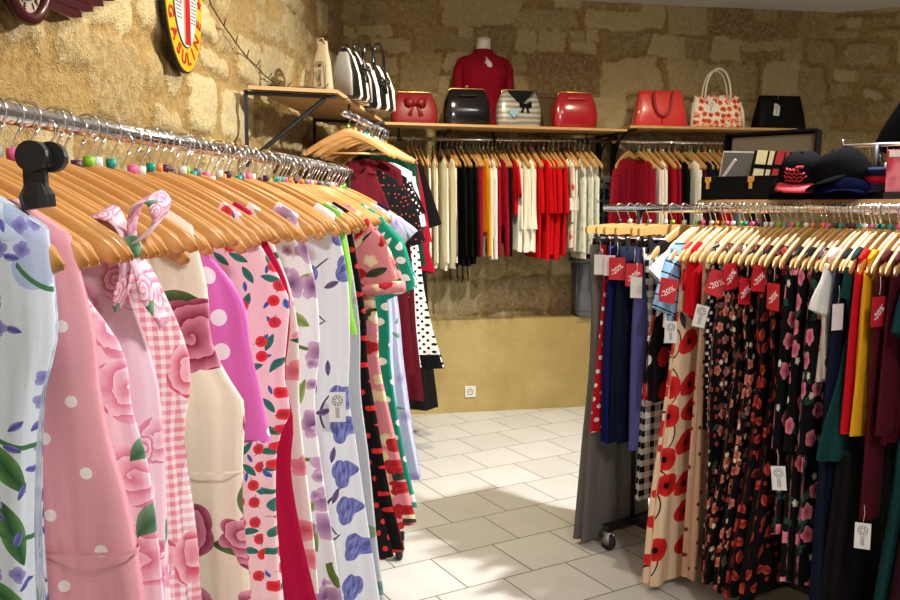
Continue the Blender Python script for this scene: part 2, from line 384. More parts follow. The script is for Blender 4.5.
def clip_mesh():
    mb=MB(); mb.box((0,.010,0),(.026,.006,.05),rx=.12); mb.box((0,-.010,0),(.026,.006,.05),rx=-.12); mb.box((0,0,.03),(.012,.008,.03)); mb.tube([(-.016,0,.008),(.016,0,.008)],.006,8)
    return mb.mesh('clip',M['black_plastic'],False)
H_CLIP=clip_mesh(); H_STEEL=MB().tube([(-.17,0,-.125),(.17,0,-.125)],.003,6).tube([(0,0,-.1),(0,0,-.125)],.003,6).mesh('clip_rod',M['chrome'])
def hanger(rail,t,label,group,kind='mid',mk=None,yaw=0.,low=0.,bar=False,roll=0.):
    r=thing('clip_hanger' if kind=='clip' else 'wooden_hanger',label,'hanger',rail.pt(t,0,-low),rail.rz+yaw,group)
    if roll: r.rotation_euler[1]=roll
    if kind=='clip':
        link('wooden_bar',H_FLAT,r); rod=link('clip_rod',H_STEEL,r)
        for x in(-.14,.14): link('clip',H_CLIP,r,(x,0,-.145))
    else:
        link('shoulder_arms',H_ARM[kind],r)
        if bar: link('trouser_bar',H_BAR,r)
    link('hook',H_HOOK,r); 
    if mk is not None: link('size_marker',H_MARK[mk],r)
    return r

# ------------------------------------------------------------------ garments
def lerpk(prof,t):
    if callable(prof): return prof(t)
    for (a,x),(b,y) in zip(prof,prof[1:]):
        if t<=b:
            q=(t-a)/(b-a) if b>a else 0; q=q*q*(3-2*q); return x+(y-x)*q
    return prof[-1][1]
def body(H,sw,prof,th,nw=.07,nd=.06,ndb=.02,rip=.012,k=7,hemth=None,N=44,Mv=26,sway=0.,seed=0,bow=.018,vneck=False,hemtilt=0.):
    r=random.Random(seed); ph=r.uniform(0,6.28); ph2=r.uniform(0,6.28); uo=r.uniform(0,9); vo=r.uniform(0,9)
    hemth=hemth or th*1.3; vs=[]; uv=[]
    for j in range(Mv+1):
        t=(j/Mv)**1.15; W=lerpk(prof,t); T=.011+(th-.011)*min(1,t/.12) ; T=T if t<.12 else th+(hemth-th)*(t-.12)/.88
        A=rip*t**1.1
        for i in range(N):
            a=2*PI*i/N; c,s=math.cos(a),math.sin(a); xr=math.copysign(abs(c)**.7,c); yr=math.copysign(abs(s)**.6,s)
            xt=xr*sw; zt=H+.004-drop(xt)+drop(0)
            if abs(xt)<nw:
                dp=nd if s<0 else ndb; q=abs(xt)/nw; zt-=dp*((1-q) if vneck else math.sqrt(1-q*q))
            z=zt*(1-t)+t*(.012*math.sin(2*a+ph)*min(1,rip*60)+hemtilt*xr)
            w=math.sin(k*a+ph+1.5*math.sin(2*t+ph2))+.5*math.sin((k*2+1)*a+ph2)
            x=xr*W+A*c*w*.7+sway*t*t; y=yr*T+A*(.35*(1 if s>0 else -1)*abs(s)**.5+s*.65)*w*1.0 + bow*(xr*xr)*(1-t*.5)
            vs.append((x,y,z)); uv.append((xr*(sw*.5+W*.6)+(0 if s<=0 else 1.13)+uo, z+vo))
    fs=[(j*N+i,(j+1)*N+i,(j+1)*N+(i+1)%N,j*N+(i+1)%N) for j in range(Mv) for i in range(N)]
    for i in range(N//2):
        q=[i,i+1,(N-i-1)%N,(N-i)%N]
        if min(abs(math.copysign(abs(math.cos(2*PI*z/N))**.7,1)*sw) for z in (i,i+1))>=nw and len(set(q))==4: fs.append(tuple(q))
    return MB().add(vs,fs,uv)
def sleeve(sg,p0,L,rad,th,out=.12,N=16,Mv=12,seed=0,cuff=0.,bend=.0):
    # rad: list of (t,halfwidth); hangs from p0 with angle `out` off vertical
    r=random.Random(seed+sg); ph=r.uniform(0,6); uo=r.uniform(0,5); vs=[]; uv=[]
    for j in range(Mv+1):
        t=j/Mv; ang=out*(1-t*bend); W=lerpk(rad,t); cx=p0[0]+sg*math.sin(ang)*L*t; cz=p0[2]-math.cos(ang)*L*t
        for i in range(N):
            a=2*PI*i/N; c,s=math.cos(a),math.sin(a); w=1+.10*math.sin(4*a+ph+3*t)*min(1,t*3)
            x=cx+sg*W*c*w*math.cos(ang)-0; z=cz+W*c*w*math.sin(ang)*1.0; y=p0[1]+s*(th if t>.08 else th*.7)*w*(W/.06)**.35
            vs.append((x,y,z)); uv.append((uo+a*W*.9,-L*t+uo*1.7))
    fs=[(j*N+i,(j+1)*N+i,(j+1)*N+(i+1)%N,j*N+(i+1)%N) for j in range(Mv) for i in range(N)]
    fs.append(tuple(range(N)))
    return MB().add(vs,fs,uv)
def legs(H,w,hemw,th,rip=.006,seed=0,flare=0.,prof=None):
    r=random.Random(seed); mb=MB()
    for sg in(-1,1):
        ph=r.uniform(0,6); uo=r.uniform(0,5); vs=[]; uv=[]; N=22; Mv=16
        for j in range(Mv+1):
            t=j/Mv; cen=sg*(w*.5+ (hemw-w)*.42*t+flare*t); hw=w*.5+(hemw*.5-w*.5)*t+.012
            if prof: hw=prof(t)*.5+.006; cen=sg*(prof(t)-hw)
            for i in range(N):
                a=2*PI*i/N; c,s=math.cos(a),math.sin(a); ww=1+rip*14*t*math.sin(5*a+ph)
                vs.append((cen+hw*math.copysign(abs(c)**.8,c)*ww, math.copysign(abs(s)**.7,s)*(th*.5+th*.6*min(1,t*3))*ww + sg*.003,H*(1-t))); uv.append((uo+cen+hw*c+(0 if s<0 else .7),-H*t))
        mb.add(vs,[(j*N+i,(j+1)*N+i,(j+1)*N+(i+1)%N,j*N+(i+1)%N) for j in range(Mv) for i in range(N)]+[tuple(range(N))],uv)
    return mb
SALE_TXT=text_mesh('-20%',.029,M['white_ink'],.0006,bold=.0004)
CARD=MB().box((0,0,0),(.046,.0012,.084)).mesh('card',M['card_white'],False)
SALE=MB().box((0,0,0),(.066,.0012,.092)).mesh('sale_card',M['sale_red'],False)
STRING=MB().tube([(0,0,.045),(.003,0,.075),(0,.0,.10)],.0007,4).mesh('string',M['white_ink'])
SEAL=MB()
for i in range(8):
    a=i*PI/4; SEAL.tube([(.005*math.cos(a),0,.005*math.sin(a)),(.0125*math.cos(a+.3),0,.0125*math.sin(a+.3))],.0011,4)
SEAL.tube([(.0145*math.cos(i*PI/10),0,.0145*math.sin(i*PI/10)) for i in range(21)],.0008,4)
for i in range(3): SEAL.box((.004*(i-1),0,-.034),(.0014,.001,.03))
SEAL=SEAL.mesh('seal_print',M['ink'])
def card_on(root,x,y,z,face,roll=0.,seal=True):
    c=link('price_tag',CARD,root,(x,y,z),(0,roll,face)); link('string',STRING,c)
    c['label']='white card price tag'
    if seal: link('printed_seal',SEAL,c,(0,-.0009,.018))
    return c
def sale_on(root,x,y,z,face,roll=0.):
    c=link('sale_tag',SALE,root,(x,y,z),(0,roll,face)); c['label']='red minus twenty percent tag'
    o=link('lettering',SALE_TXT,c,(0,-.0009,-.004),(PI/2,-.7,0)); link('string',STRING,c,(0,0,.007)); return c
def edge_prof(rail,t,yaw,edge,ztop,H,sw):
    # half-widths of a hanging garment whose outline passes the given sight lines, taken in the garment's own upright plane
    a=rail.rz+yaw; ax=Vector((math.cos(a),math.sin(a),0)); nn=Vector((-ax.y,ax.x,0)); o=rail.pt(t); ks=[(0.,sw)]
    for px,py in edge:
        d=ray(px,py); c=Vector((0,0,CH)); k=(o-c).dot(nn)/d.dot(nn); p=c+d*k; f=(ztop-p.z)/H
        if f>.02: ks.append((f,max(.05,min(.5,(p-o).dot(ax)))))
    ks.sort(); xs=[k[0] for k in ks]; ys=[k[1] for k in ks]
    if xs[-1]<1: sl=(ys[-1]-ys[-2])/max(.05,xs[-1]-xs[-2]); xs.append(1.); ys.append(max(.1,min(.45,ys[-1]+max(-.05,min(.5,sl))*(1-xs[-2]))))
    m=[(ys[min(i+1,len(ys)-1)]-ys[max(i-1,0)])/(xs[min(i+1,len(xs)-1)]-xs[max(i-1,0)]) for i in range(len(xs))]
    def f(t):
        for i in range(len(xs)-1):
            if t<=xs[i+1] or i==len(xs)-2:
                h=xs[i+1]-xs[i]; u=min(1,(t-xs[i])/h); return ys[i]*(2*u**3-3*u*u+1)+m[i]*h*(u**3-2*u*u+u)+ys[i+1]*(3*u*u-2*u**3)+m[i+1]*h*(u**3-u*u)
    return f
COUNT=0
def garment(rail,t,sp,group=None):
    """sp: dict(kind,label,hang,mat,H,sw,prof,...)"""
    global COUNT; COUNT+=1; sd=sp.get('seed',COUNT*13+5); r=random.Random(sd)
    yaw=sp.get('yaw',r.uniform(-.06,.06)); low=sp.get('low',0.); H=sp['H']; kd=sp.get('kd','dress')
    clip=kd in('trousers','skirt')
    roll=sp.get('roll',0.)
    hanger(rail,t,sp['hang'],sp.get('hgroup'),'clip' if clip else sp.get('wood','mid'),sp.get('mk',r.randrange(7)),yaw,low,sp.get('bar',False),roll)
    zt=-.155 if clip else -.066
    if sp.get('hem'):
        px,py=sp['edge'][-1]; d=ray(px,py); a=rail.rz+yaw; nn=Vector((-math.sin(a),math.cos(a),0)); o=rail.pt(t); k_=(o-Vector((0,0,CH))).dot(nn)/d.dot(nn); H=max(.3,o.z+zt-low-sp.get('sink',0.)-(CH+d.z*k_))
    base=rail.pt(t,0,zt-low-H-sp.get('sink',0.))
    if 'edge' in sp: sp['prof']=edge_prof(rail,t,yaw,sp['edge'],base.z+H,H,sp.get('w2',.18) if clip else sp.get('sw',.19))
    g=thing(sp.get('name',kd),sp['label'],sp.get('cat',kd),base,rail.rz+yaw,group); m=sp['mat']; th=sp.get('th',.018)
    far=sp.get('far',False); N,Mv=(28,16) if far else (52,32)
    if kd=='trousers':
        w=sp.get('w',.17); legs(H,w,sp.get('hemw',.2),th,sp.get('rip',.006),sd,sp.get('flare',0.),sp.get('prof')).obj('trouser_legs',m,g)
        MB().loft([(H-.035,0,0,w+.008,th*.75),(H+.0,0,0,w+.006,th*.7)],28,.7).obj('waistband',sp.get('mat2',m),g)
    elif kd=='skirt':
        body(H,sp.get('w',.17),[(0,sp.get('w',.17)),(.3,sp.get('w',.17)+.03),(1,sp.get('hemw',.24))],th,0,0,0,sp.get('rip',.015),sp.get('k',7),sp.get('hemth'),N,Mv,0,sd,0).obj('skirt_panel',m,g)
        MB().loft([(H-.035,0,0,sp.get('w',.17)+.006,.012),(H+.005,0,0,sp.get('w',.17)+.004,.011)],28,.7).obj('waistband',sp.get('mat2',m),g)
    else:
        sw=sp.get('sw',.19); prof=sp.get('prof')
        wl_=sp.get('waist')   # fraction of H where the waist seam lies
        body(H,sw,prof,th,sp.get('nw',.075),sp.get('nd',.06),sp.get('ndb',.02),sp.get('rip',.012),sp.get('k',7),sp.get('hemth'),N,Mv,sp.get('sway',0.),sd,sp.get('bow',.012),sp.get('vneck',False),sp.get('hemtilt',0.)).obj('bodice_and_skirt' if wl_ else 'body',m,g)
        if wl_ and sp.get('beltmat'):
            z=H*(1-wl_); W=lerpk(prof,wl_); T=th+(sp.get('hemth',th*1.3)-th)*wl_
            MB().loft([(z-sp.get('belt',.002),0,.004,W+.004,T+.004),(z+sp.get('belt',.002),0,.004,W+.004,T+.004)],36,.65,False).obj('waist_seam',sp.get('beltmat',m),g)
        if sp.get('hemband'):
            W=lerpk(prof,1.); W2=lerpk(prof,.93); T=sp.get('hemth',th*1.3)+.012
            MB().loft([(.0,0,.004,W+.012,T),(H*.07,0,.004,W2+.012,T)],40,.65,False).obj('hem_band',sp['hemband'],g)
        sl=sp.get('sleeve'); zs=H-drop(sw)+drop(0)
        if sl:
            L,rad,out=sl; sm=sp.get('smat',m)
            for sg in((1,-1) if not sp.get('onesleeve') else (1,)):
                so=sleeve(sg,(sg*(sw-.03),.012,zs-.035),L,rad,th*.85,out,10 if far else 18,8 if far else 14,sd).obj('sleeve',sm,g)
                if sp.get('cuffs'):
                    a=out; W=rad[-1][1]+.004; cx=sg*(sw-.03)+sg*math.sin(a)*L; cz=zs-.035-math.cos(a)*L
                    MB().tube([(cx,.012,cz+.012),(cx+sg*.004,.012,cz-.022)],W,14,.4).obj('cuff',sp.get('cuffmat',sm),so)
        if sp.get('collar'):
            cm=sp['collar']; mb=MB(); pts=[]
            for sg in(-1,1):
                nw=sp.get('nw',.075); vs=[(sg*nw,-.012,H-.004-drop(nw)),(sg*nw*.9,.010,H+.02-drop(nw)),(sg*nw*.2,-.02,H-sp.get('nd',.06)),(sg*nw*.9,-.028,H-sp.get('nd',.06)-.03),(sg*nw*1.5,-.026,H-.05-drop(nw))]
                mb.add(vs,[(0,1,2),(0,2,3,4)])
            o=mb.obj('collar',cm,g); o.modifiers.new('thick','SOLIDIFY').thickness=.003
        if sp.get('straps'):
            sm=sp['straps']; wd=sp.get('strapw',.02)
            for sg in(-1,1):
                x=sg*sp.get('strapx',.11); zt2=H-drop(x)+drop(0); drp=sp.get('strapd',.12)
                mb=MB(); pa=[(x,.016-.03,zt2-drp),(x,-.006,zt2-.02),(x,.006,zt2+.007),(x,.018,zt2-.02),(x,.03,zt2-drp)]
                vs=[]; 
                for p in pa: vs+=[(p[0]-wd,p[1],p[2]),(p[0]+wd,p[1],p[2])]
                mb.add(vs,[(2*i,2*i+1,2*i+3,2*i+2) for i in range(4)]); o=mb.obj('shoulder_strap',sm,g); o.modifiers.new('thick','SOLIDIFY').thickness=.003
        if sp.get('bowtie'):
            bm,bx,bz=sp['bowtie']; mb=MB()
            def ribbon(path,w0,w1):
                m=len(path); vs=[]; uv=[]; L=0
                for q,(x,z,y) in enumerate(path):
                    w=w0+(w1-w0)*math.sin(PI*q/(m-1)); L+=.012
                    for e in(-1,-.33,.33,1): vs.append((bx+x+.25*e*w*.4,-.02+y+e*w+.004*math.sin(q*1.3+e*2),bz+z+.3*e*w)); uv.append((L+2.3,e*w+1.7))
                mb.add(vs,[(4*q+e,4*q+e+1,4*q+e+5,4*q+e+4) for q in range(m-1) for e in range(3)],uv)
            for sg,sz,an in((-1,.062,2.35),(1,.075,1.05)):
                pth=[]
                for q in range(15):
                    u=q/14; r_=sz*math.sin(PI*u)**.7; a_=an+(u-.5)*1.15; pth.append((r_*math.cos(a_),r_*math.sin(a_),0))
                ribbon(pth,.008,.026)
            ribbon([(.0+.012*q*.3,-.012*q,.002*q) for q in range(10)],.010,.022); ribbon([(-.006*q*.4,-.012*q,-.004-.001*q) for q in range(8)],.010,.02)
            mb.loft([(bz-.014,bx,-.02,.010,.012),(bz,bx,-.02,.014,.017),(bz+.014,bx,-.02,.010,.012)],12,1)
            o=mb.obj('shoulder_bow',bm,g); o.modifiers.new('thick','SOLIDIFY').thickness=.003
        if sp.get('tie'):
            x0,z0,L=sp['tie']; MB().tube([(x0,-.02,z0),(x0+.012,-.022,z0-L*.5),(x0+.004,-.02,z0-L)],.003,5).tube([(x0+.03,-.02,z0),(x0+.02,-.022,z0-L*.4),(x0+.035,-.02,z0-L*.8)],.003,5).obj('drawstring',sp.get('tiemat',m),g)
    for q in sp.get('cards',()): card_on(g,q[0],q[1],H+q[2],q[3],q[4] if len(q)>4 else 0.,kd!='trousers' and not sp.get('plaincard'))
    for q in sp.get('sales',()): sale_on(g,q[0],q[1],H+q[2],q[3],q[4] if len(q)>4 else 0.)
    return g

# ------------------------------------------------------------------ fabrics
FB={}
def fb(k,*a,**kw): FB[k]=fabric(k,*[c3(a[0])]+list(a[1:]),**kw)
fb('lavender','dbe4ee',[Ly(.16,.42,'petal','c3cfe6','aebfe0',dens=.4,n=4,dep=.5,seed=1),Ly(.085,.46,'leaf','2f5a3a','6b9a5c',dens=.4,seed=2,spin=2.2),Ly(.13,.3,'stem','4c7a52',dens=.8,seed=3,spin=.6),Ly(.026,.42,'leaf','4d4f9c','8d8ccb',dens=.40,seed=4),Ly(.028,.36,'petal','6a63a8','a9a4dc',dens=.30,n=4,seed=5)])
fb('pinkdot','e3a0ab',[Ly(.062,.115,'dot','f6ebe8',rand=.15,spin=False,rot=.7)])
fb('rosepale','f0cfdc',[Ly(.10,.44,'rose','d77a9a','f6d5e0',dens=.8,n=6,seed=6,dep=.15),Ly(.10,.36,'leaf','3d6b4c','7ea883',dens=.28,seed=7),Ly(.075,.3,'rose','cc5f80','f8dfe8',dens=.3,n=5,seed=8)])
fb('gingham','f7eef0',[Ly(.13,.40,'rose','cf4a68','f4c4cf',dens=.5,n=6,seed=9,dep=.15),Ly(.15,.3,'leaf','b8cadb','d7e0ea',dens=.3,seed=10)],gingham=(.014,'e58f9d'))
fb('creamrose','efe6cf',[Ly(.10,.42,'leaf','3b4f30','66784a',dens=.5,seed=12),Ly(.155,.40,'rose','861c3e','d98ba2',dens=.72,n=6,dep=.14,seed=11,warp=.05),Ly(.11,.34,'rose','9c2f53','e8a7b7',dens=.3,n=6,seed=13)])
fb('magdot','e06fc0',[Ly(.065,.22,'dot','f7e9f4',rand=.25,spin=False)])
fb('cherry','f5cdd3',[Ly(.042,.44,'leaf','2f6b62','3f8578',dens=.7,seed=15),Ly(.034,.3,'leaf','3a56a0','5a78c0',dens=.28,seed=17),Ly(.036,.31,'dot','c81a2c','e8404c',dens=.6,seed=14),Ly(.036,.4,'stem','2f5a52',dens=.4,seed=14)])
fb('crimson','b01240'); fb('green','7cb63e')
fb('pansy','eceaee',[Ly(.20,.5,'stem','5f7a3a',dens=.9,seed=20,spin=.8),Ly(.09,.42,'leaf','6d8a4a','a5b86a',dens=.5,seed=21),Ly(.085,.42,'petal','6b3f78','d9b3d2',dens=.62,n=5,dep=.3,seed=22,warp=.14),Ly(.055,.26,'petal','8a5a86','dcbcd8',dens=.35,n=5,seed=23)])
fb('tulip','eceef4',[Ly(.15,.6,'stem','4a4a58',dens=.75,seed=31,spin=.3,rot=1.5),Ly(.115,.33,'tulip','2f3588','9ba0dc',dens=.85,rand=.32,seed=30,asp=(.9,1.1),spin=.7),Ly(.12,.2,'leaf','55405f','8d7ba8',dens=.35,seed=32)])
fb('greyfloral','b9bcc0',[Ly(.12,.35,'petal','d9d9d6','9a9da8',dens=.7,n=5,seed=33),Ly(.09,.35,'leaf','4f7f86','8a9a6a',dens=.4,seed=34)])
fb('reddotblack','121011',[Ly(.038,.22,'dot','c72a2a',rand=.05,spin=False,rot=.5)])
fb('strawberry','e08b93',[Ly(.09,.42,'leaf','2f3a2c','4f5f3f',dens=.6,seed=41),Ly(.065,.34,'petal','f3e6cf','e8c98a',dens=.55,n=5,seed=42),Ly(.068,.36,'tulip','8f1722','cc2f35',dens=.65,seed=43,spin=.9),Ly(.06,.2,'petal','f2dfc4','e3bd72',dens=.25,n=5,seed=44)])
fb('tealdot','1f8f75',[Ly(.062,.23,'dot','f1efe9',rand=.18,spin=False,rot=.4)])
fb('lilacfloral','c9cdea',[Ly(.08,.38,'petal','8f7fc0','d7d2ee',dens=.6,n=5,seed=51),Ly(.07,.3,'leaf','5f8f7f','8fb09f',dens=.4,seed=52)])
fb('blackberry','141214',[Ly(.022,.2,'petal','a82f2a','c8564a',dens=.42,n=4,seed=53)])
fb('maroon','560f1b'); fb('darkred','8a1226'); fb('black','0e0d0f'); fb('charcoal','2a2b2e')
fb('whitedot','e9e7e1',[Ly(.032,.26,'dot','121212',rand=.0,spin=False,rot=.78)])
fb('blackdot','111012',[Ly(.03,.22,'dot','e9e6e0',rand=.0,spin=False,rot=.78)])
fb('darkgreen','143a2c'); fb('white','f2f0ea'); fb('paleblue','bcd0e2'); fb('cream','f6efd8'); fb('red','c1131d'); fb('mustard','dea21c'); fb('ivory','f7f3e6')
fb('brightred','c90f1a'); fb('deepcrimson','9a0f28'); fb('navy','141a3c'); fb('darknavy','10182c'); fb('periwinkle','54558e'); fb('blue','161c56'); fb('greytaupe','6e6a66')
fb('reddot','c41424',[Ly(.042,.22,'dot','f3e4df',rand=.1,spin=False,rot=.6)])
fb('poppy','e7cba8',[Ly(.16,.45,'stem','23201f',dens=.7,seed=61,spin=.5,rot=1.5),Ly(.13,.3,'leaf','2b2f35','4b5058',dens=.4,seed=62),Ly(.135,.42,'petal','a30d16','dd2f2c',dens=.85,n=3,dep=.15,seed=60,asp=(1.15,.8),spin=.6),Ly(.135,.09,'dot','1a0c0c',None,dens=.85,seed=60)])
fb('beigedot','c9a283',[Ly(.05,.16,'dot','6e2420',dens=.5,seed=63)],stripe=(.012,'bd9474',.6,0))
fb('redrose_dot','131012',[Ly(.105,.24,'dot','efe9e2',dens=.55,rand=.5,spin=False,seed=64),Ly(.13,.34,'rose','8f0f17','d22a2a',dens=.42,n=6,seed=65,dep=.12)])
fb('check','e4e0d8',gingham=(.05,'0b0b0c'))
fb('bluestripe','8fbfe2',stripe=(.045,'22262c',.86,1))
fb('blackfloral','100e0f',[Ly(.075,.34,'leaf','3e3a30','55503f',dens=.35,seed=71),Ly(.055,.36,'petal','9a3a32','d98a74',dens=.55,n=5,seed=70,warp=.12),Ly(.042,.26,'petal','e6d9c4','c9b28f',dens=.32,n=5,seed=72),Ly(.035,.28,'petal','7f2a26','a84a3f',dens=.4,n=4,seed=73)])
fb('lips','0f0d0e',[Ly(.062,.42,'leaf','7f1a14','d0543f',dens=.7,seed=75,asp=(1,1.6)),Ly(.04,.2,'dot','7d2a22','a83a2e',dens=.3,seed=76)])
fb('blackrose','121113',[Ly(.10,.36,'leaf','1f4038','31594c',dens=.55,seed=80),Ly(.085,.36,'petal','a93349','e88a98',dens=.5,n=5,dep=.2,seed=81,warp=.05),Ly(.07,.2,'petal','ece6d6','cfc2a8',dens=.35,n=5,seed=82)])
fb('whitefloral','e6dfd8',[Ly(.07,.36,'petal','c04a5c','e8a4ac',dens=.45,n=5,seed=84),Ly(.06,.3,'leaf','2f5a42','4a7a5a',dens=.4,seed=85)])
fb('mintfloral','dfdfcf',[Ly(.085,.3,'petal','b3384a','dc7f88',dens=.42,n=5,seed=86),Ly(.07,.3,'leaf','5f7f5a','8aa07a',dens=.35,seed=87)])
fb('palegreen','dfe2d8',[Ly(.06,.3,'petal','dfe2da','a9b9a4',dens=.6,n=5,seed=88),Ly(.07,.28,'leaf','7fa0a8','8fae95',dens=.35,seed=89)])
fb('burgundy','4a1019'); fb('teal','123a3a'); fb('plum','2c0f1a'); fb('pinkplain','dd98a4'); fb('peach','e3b7a0'); fb('offblack','1a1718'); fb('bluegrey','7d93a8')

A0=[(0,.165),(.10,.15),(.19,.205),(.36,.165),(.46,.19),(1,.29)]      # sleeveless flared dress
A1=[(0,.19),(.17,.205),(.36,.17),(.48,.2),(1,.30)]                    # dress with sleeves
TOP=[(0,.20),(.3,.215),(1,.205)]
SLIM=[(0,.17),(.15,.17),(.3,.18),(1,.21)]
CAP=(.13,[(0,.06),(.5,.075),(1,.08)],.75); SHORT=(.2,[(0,.065),(1,.075)],.35); PUFF=(.2,[(0,.06),(.45,.10),(.85,.085),(1,.06)],.3)
LONG=(.58,[(0,.065),(.5,.055),(1,.045)],.10); MID=(.42,[(0,.065),(1,.06)],.14)
T='the '
def lg(px,z=-.2,off=.215): return LEFT.t_at(px,off,z)
def gl(px,label,hangp,mat,**k):
    d=dict(label=label,hang='wooden hanger holding '+hangp+' on left rail',mat=FB[mat],H=1.15,sw=.165,prof=A0,waist=.36,nw=.135,nd=.08,ndb=.06,th=.016,hemth=.032,rip=.022)
    d.update(k); return garment(LEFT,lg(px,off=d.get('off',.215)),d)
# near to far along the left rail
PXL=[]
def ge(px,label,hangp,mat,edge,**k):
    PXL.append(px); return gl(px,label,hangp,mat,edge=edge,**k)
g=ge(44,'white dress with lavender sprigs, nearest the camera on the left rail','the lavender sprig dress','lavender',[(46,250),(40,290),(32,330),(28,450),(33,590)],sw=.205,off=.20,sink=-.012,collar=FB['lavender'],k=9)
g=ge(80,'pink dress with white polka dots hanging from a big black clip','the pink polka dot dress','pinkdot',[(84,260),(90,330),(104,400),(112,425),(128,510),(138,592)],sw=.20,nw=.12,nd=.06,off=.21,k=5,rip=.010,H=1.1,waist=.42,beltmat=FB['pinkplain'])
link('peg_clip',MB().box((0,0,0),(.024,.008,.06)).tube([(-.017,0,.018),(.017,0,.018)],.007,10).disc((0,-.010,.022),.017,'y',16,.016).disc((.012,.008,.022),.017,'y',16,.010).tube([(0,0,-.006),(0,0,-.02),(.002,0,-.034)],[.012,.020,.019],14,.45,up=(1,0,0)).mesh('peg_clip',M['black_plastic'],False),g,(.192,-.034,1.1-.03),(0,0,.15))
g=ge(112,'pale pink rose print dress hanging behind the pink polka dot dress','the pale pink rose print dress','rosepale',[(116,300),(124,360),(140,420),(150,500),(158,590)],straps=FB['rosepale'],strapx=.13,strapw=.022,nd=.11,nw=.09,sink=.09)
g=ge(146,'blush dress with large pink roses and a knotted bow strap','the bow strap rose dress','rosepale',[(150,330),(158,400),(160,430),(163,590)],sw=.16,seed=77,bowtie=(FB['rosepale'],.20,1.085),sink=.05)
g=ge(176,'pink gingham dress with red and pink roses','the pink gingham rose dress','gingham',[(182,310),(184,360),(178,400),(184,450),(192,520),(197,590)],sw=.16,sink=.06)
g=ge(200,'cream halter dress with large burgundy roses','the cream burgundy rose dress','creamrose',[(203,240),(206,290),(222,330),(240,360),(240,420),(240,470),(246,540),(249,592)],sw=.20,nw=.13,nd=.05,waist=.42,beltmat=FB['cream'])
g=ge(224,'magenta pink dress with big white dots between cream and cherry dresses','the magenta dress with white dots','magdot',[(238,270),(248,330)],sw=.17,H=.42,waist=None,sink=.05)
g=ge(262,'pale pink dress printed with red cherries and green leaves','the cherry print dress','cherry',[(284,262),(284,300),(280,350),(286,392),(274,420),(271,470),(273,530),(277,592)],sw=.17,H=1.2)
g=ge(272,'plain crimson dress beside the cherry print dress','the plain crimson dress','crimson',[(284,250),(287,300),(282,350),(290,400),(287,450),(297,520),(312,592)],sw=.17,H=1.25)
g=ge(284,'white dress with dark green leaves mostly hidden beside the crimson dress','the hidden dark leaf dress','whitefloral',[(292,280),(296,400),(306,500)],sw=.16,H=.9)
g=ge(310,'white dress with purple pansies and green stems','the purple pansy dress','pansy',[(314,260),(317,330),(312,380),(318,450),(328,520),(338,592)],sw=.185,H=1.3)
g=ge(343,'white dress with large blue violet tulips and a white card tag','the blue tulip dress','tulip',[(346,250),(348,320),(346,380),(352,420),(362,500),(374,592)],sw=.19,H=1.35,cards=[(.205,-.06,-.62,.2)])
g=ge(350,'lime green sleeveless top behind the blue tulip dress','the lime green top','green',[(351,250),(349,290),(354,330)],hem=True,sw=.185,H=.5,waist=None)
g=ge(354,'grey floral dress behind the lime green top','the grey floral dress','greyfloral',[(357,300),(358,380),(366,450),(374,540),(380,595)],sw=.18,H=1.38)
g=ge(360,'black dress with red polka dots on the left rail','the black dress with red dots','reddotblack',[(363,300),(364,350),(374,420),(385,490),(400,553)],hem=True,sw=.18,H=1.36)
g=ge(368,'pink dress printed with strawberries and white blossoms','the strawberry print dress','strawberry',[(375,300),(376,350),(386,410),(398,470),(412,528)],hem=True,sw=.19,H=1.36,sleeve=(.22,[(0,.06),(.5,.09),(1,.085)],.40),cuffs=True)
g=ge(382,'teal green dress with white polka dots and puffed sleeves','the teal polka dot dress','tealdot',[(388,300),(389,350),(396,410),(405,460),(416,508)],hem=True,sw=.19,H=1.36,sleeve=(.28,[(0,.06),(.45,.095),(.85,.09),(1,.075)],.40))
g=ge(392,'lilac blue floral dress behind the teal polka dot dress','the lilac blue floral dress','lilacfloral',[(397,300),(400,350),(408,420),(418,480)],hem=True,sw=.19,H=1.34,sleeve=CAP)
g=ge(398,'navy cardigan folded over its hanger at the far end','the navy cardigan','navy',[(402,280)],cat='cardigan',sw=.18,H=.4,waist=None)
# further hangers packed on the rail, their garments lost behind the others
used=[lg(p) for p in PXL]
t=lg(92)
n=0
while t<LEFT.L-.05:
    if min(abs(t-u) for u in used)>.014:
        mk=(n*3+1)%7; hanger(LEFT,t,'wooden hanger with a %s size marker packed in the left rail'%MKN[mk],'spare hangers on the left rail','mid',mk,random.uniform(-.09,.09),random.choice((0,0,.008,.016))); n+=1
    t+=random.uniform(.028,.046)

# corner rail under the left shelf
def gc(px,label,hangp,mat,z=-.2,**k):
    d=dict(label=label,hang='wooden hanger holding '+hangp+' on corner rail',mat=FB[mat],H=1.1,sw=.18,prof=A1,waist=.36,nw=.07,nd=.06,th=.02,hemth=.035,rip=.016)
    d.update(k); return garment(CORNER,CORNER.t_at(px,d.get('off',.22),z),d)
gc(398,'dark red pinafore dress with two wide straps below the left shelf','the dark red pinafore','maroon',edge=[(398,225),(404,260),(408,300),(412,360),(416,402)],yaw=.42,H=1.12,sw=.1,sink=.16,straps=FB['maroon'],strapx=.085,strapw=.022,strapd=.02,nw=.05,bar=True,name='pinafore_dress')
gc(405,'black dress with small red flower print under the dark red straps','the small red flower dress','blackberry',edge=[(408,250),(410,300),(412,330)],hem=True,sleeve=(.34,[(0,.07),(.6,.09),(1,.085)],.32),H=.9,yaw=.22,sink=.16)
gc(408,'dark maroon dress behind the black flower print dress','the dark maroon dress','maroon',edge=[(412,260),(416,330),(424,400)],hem=True,H=1.3,yaw=.15,sink=.1)
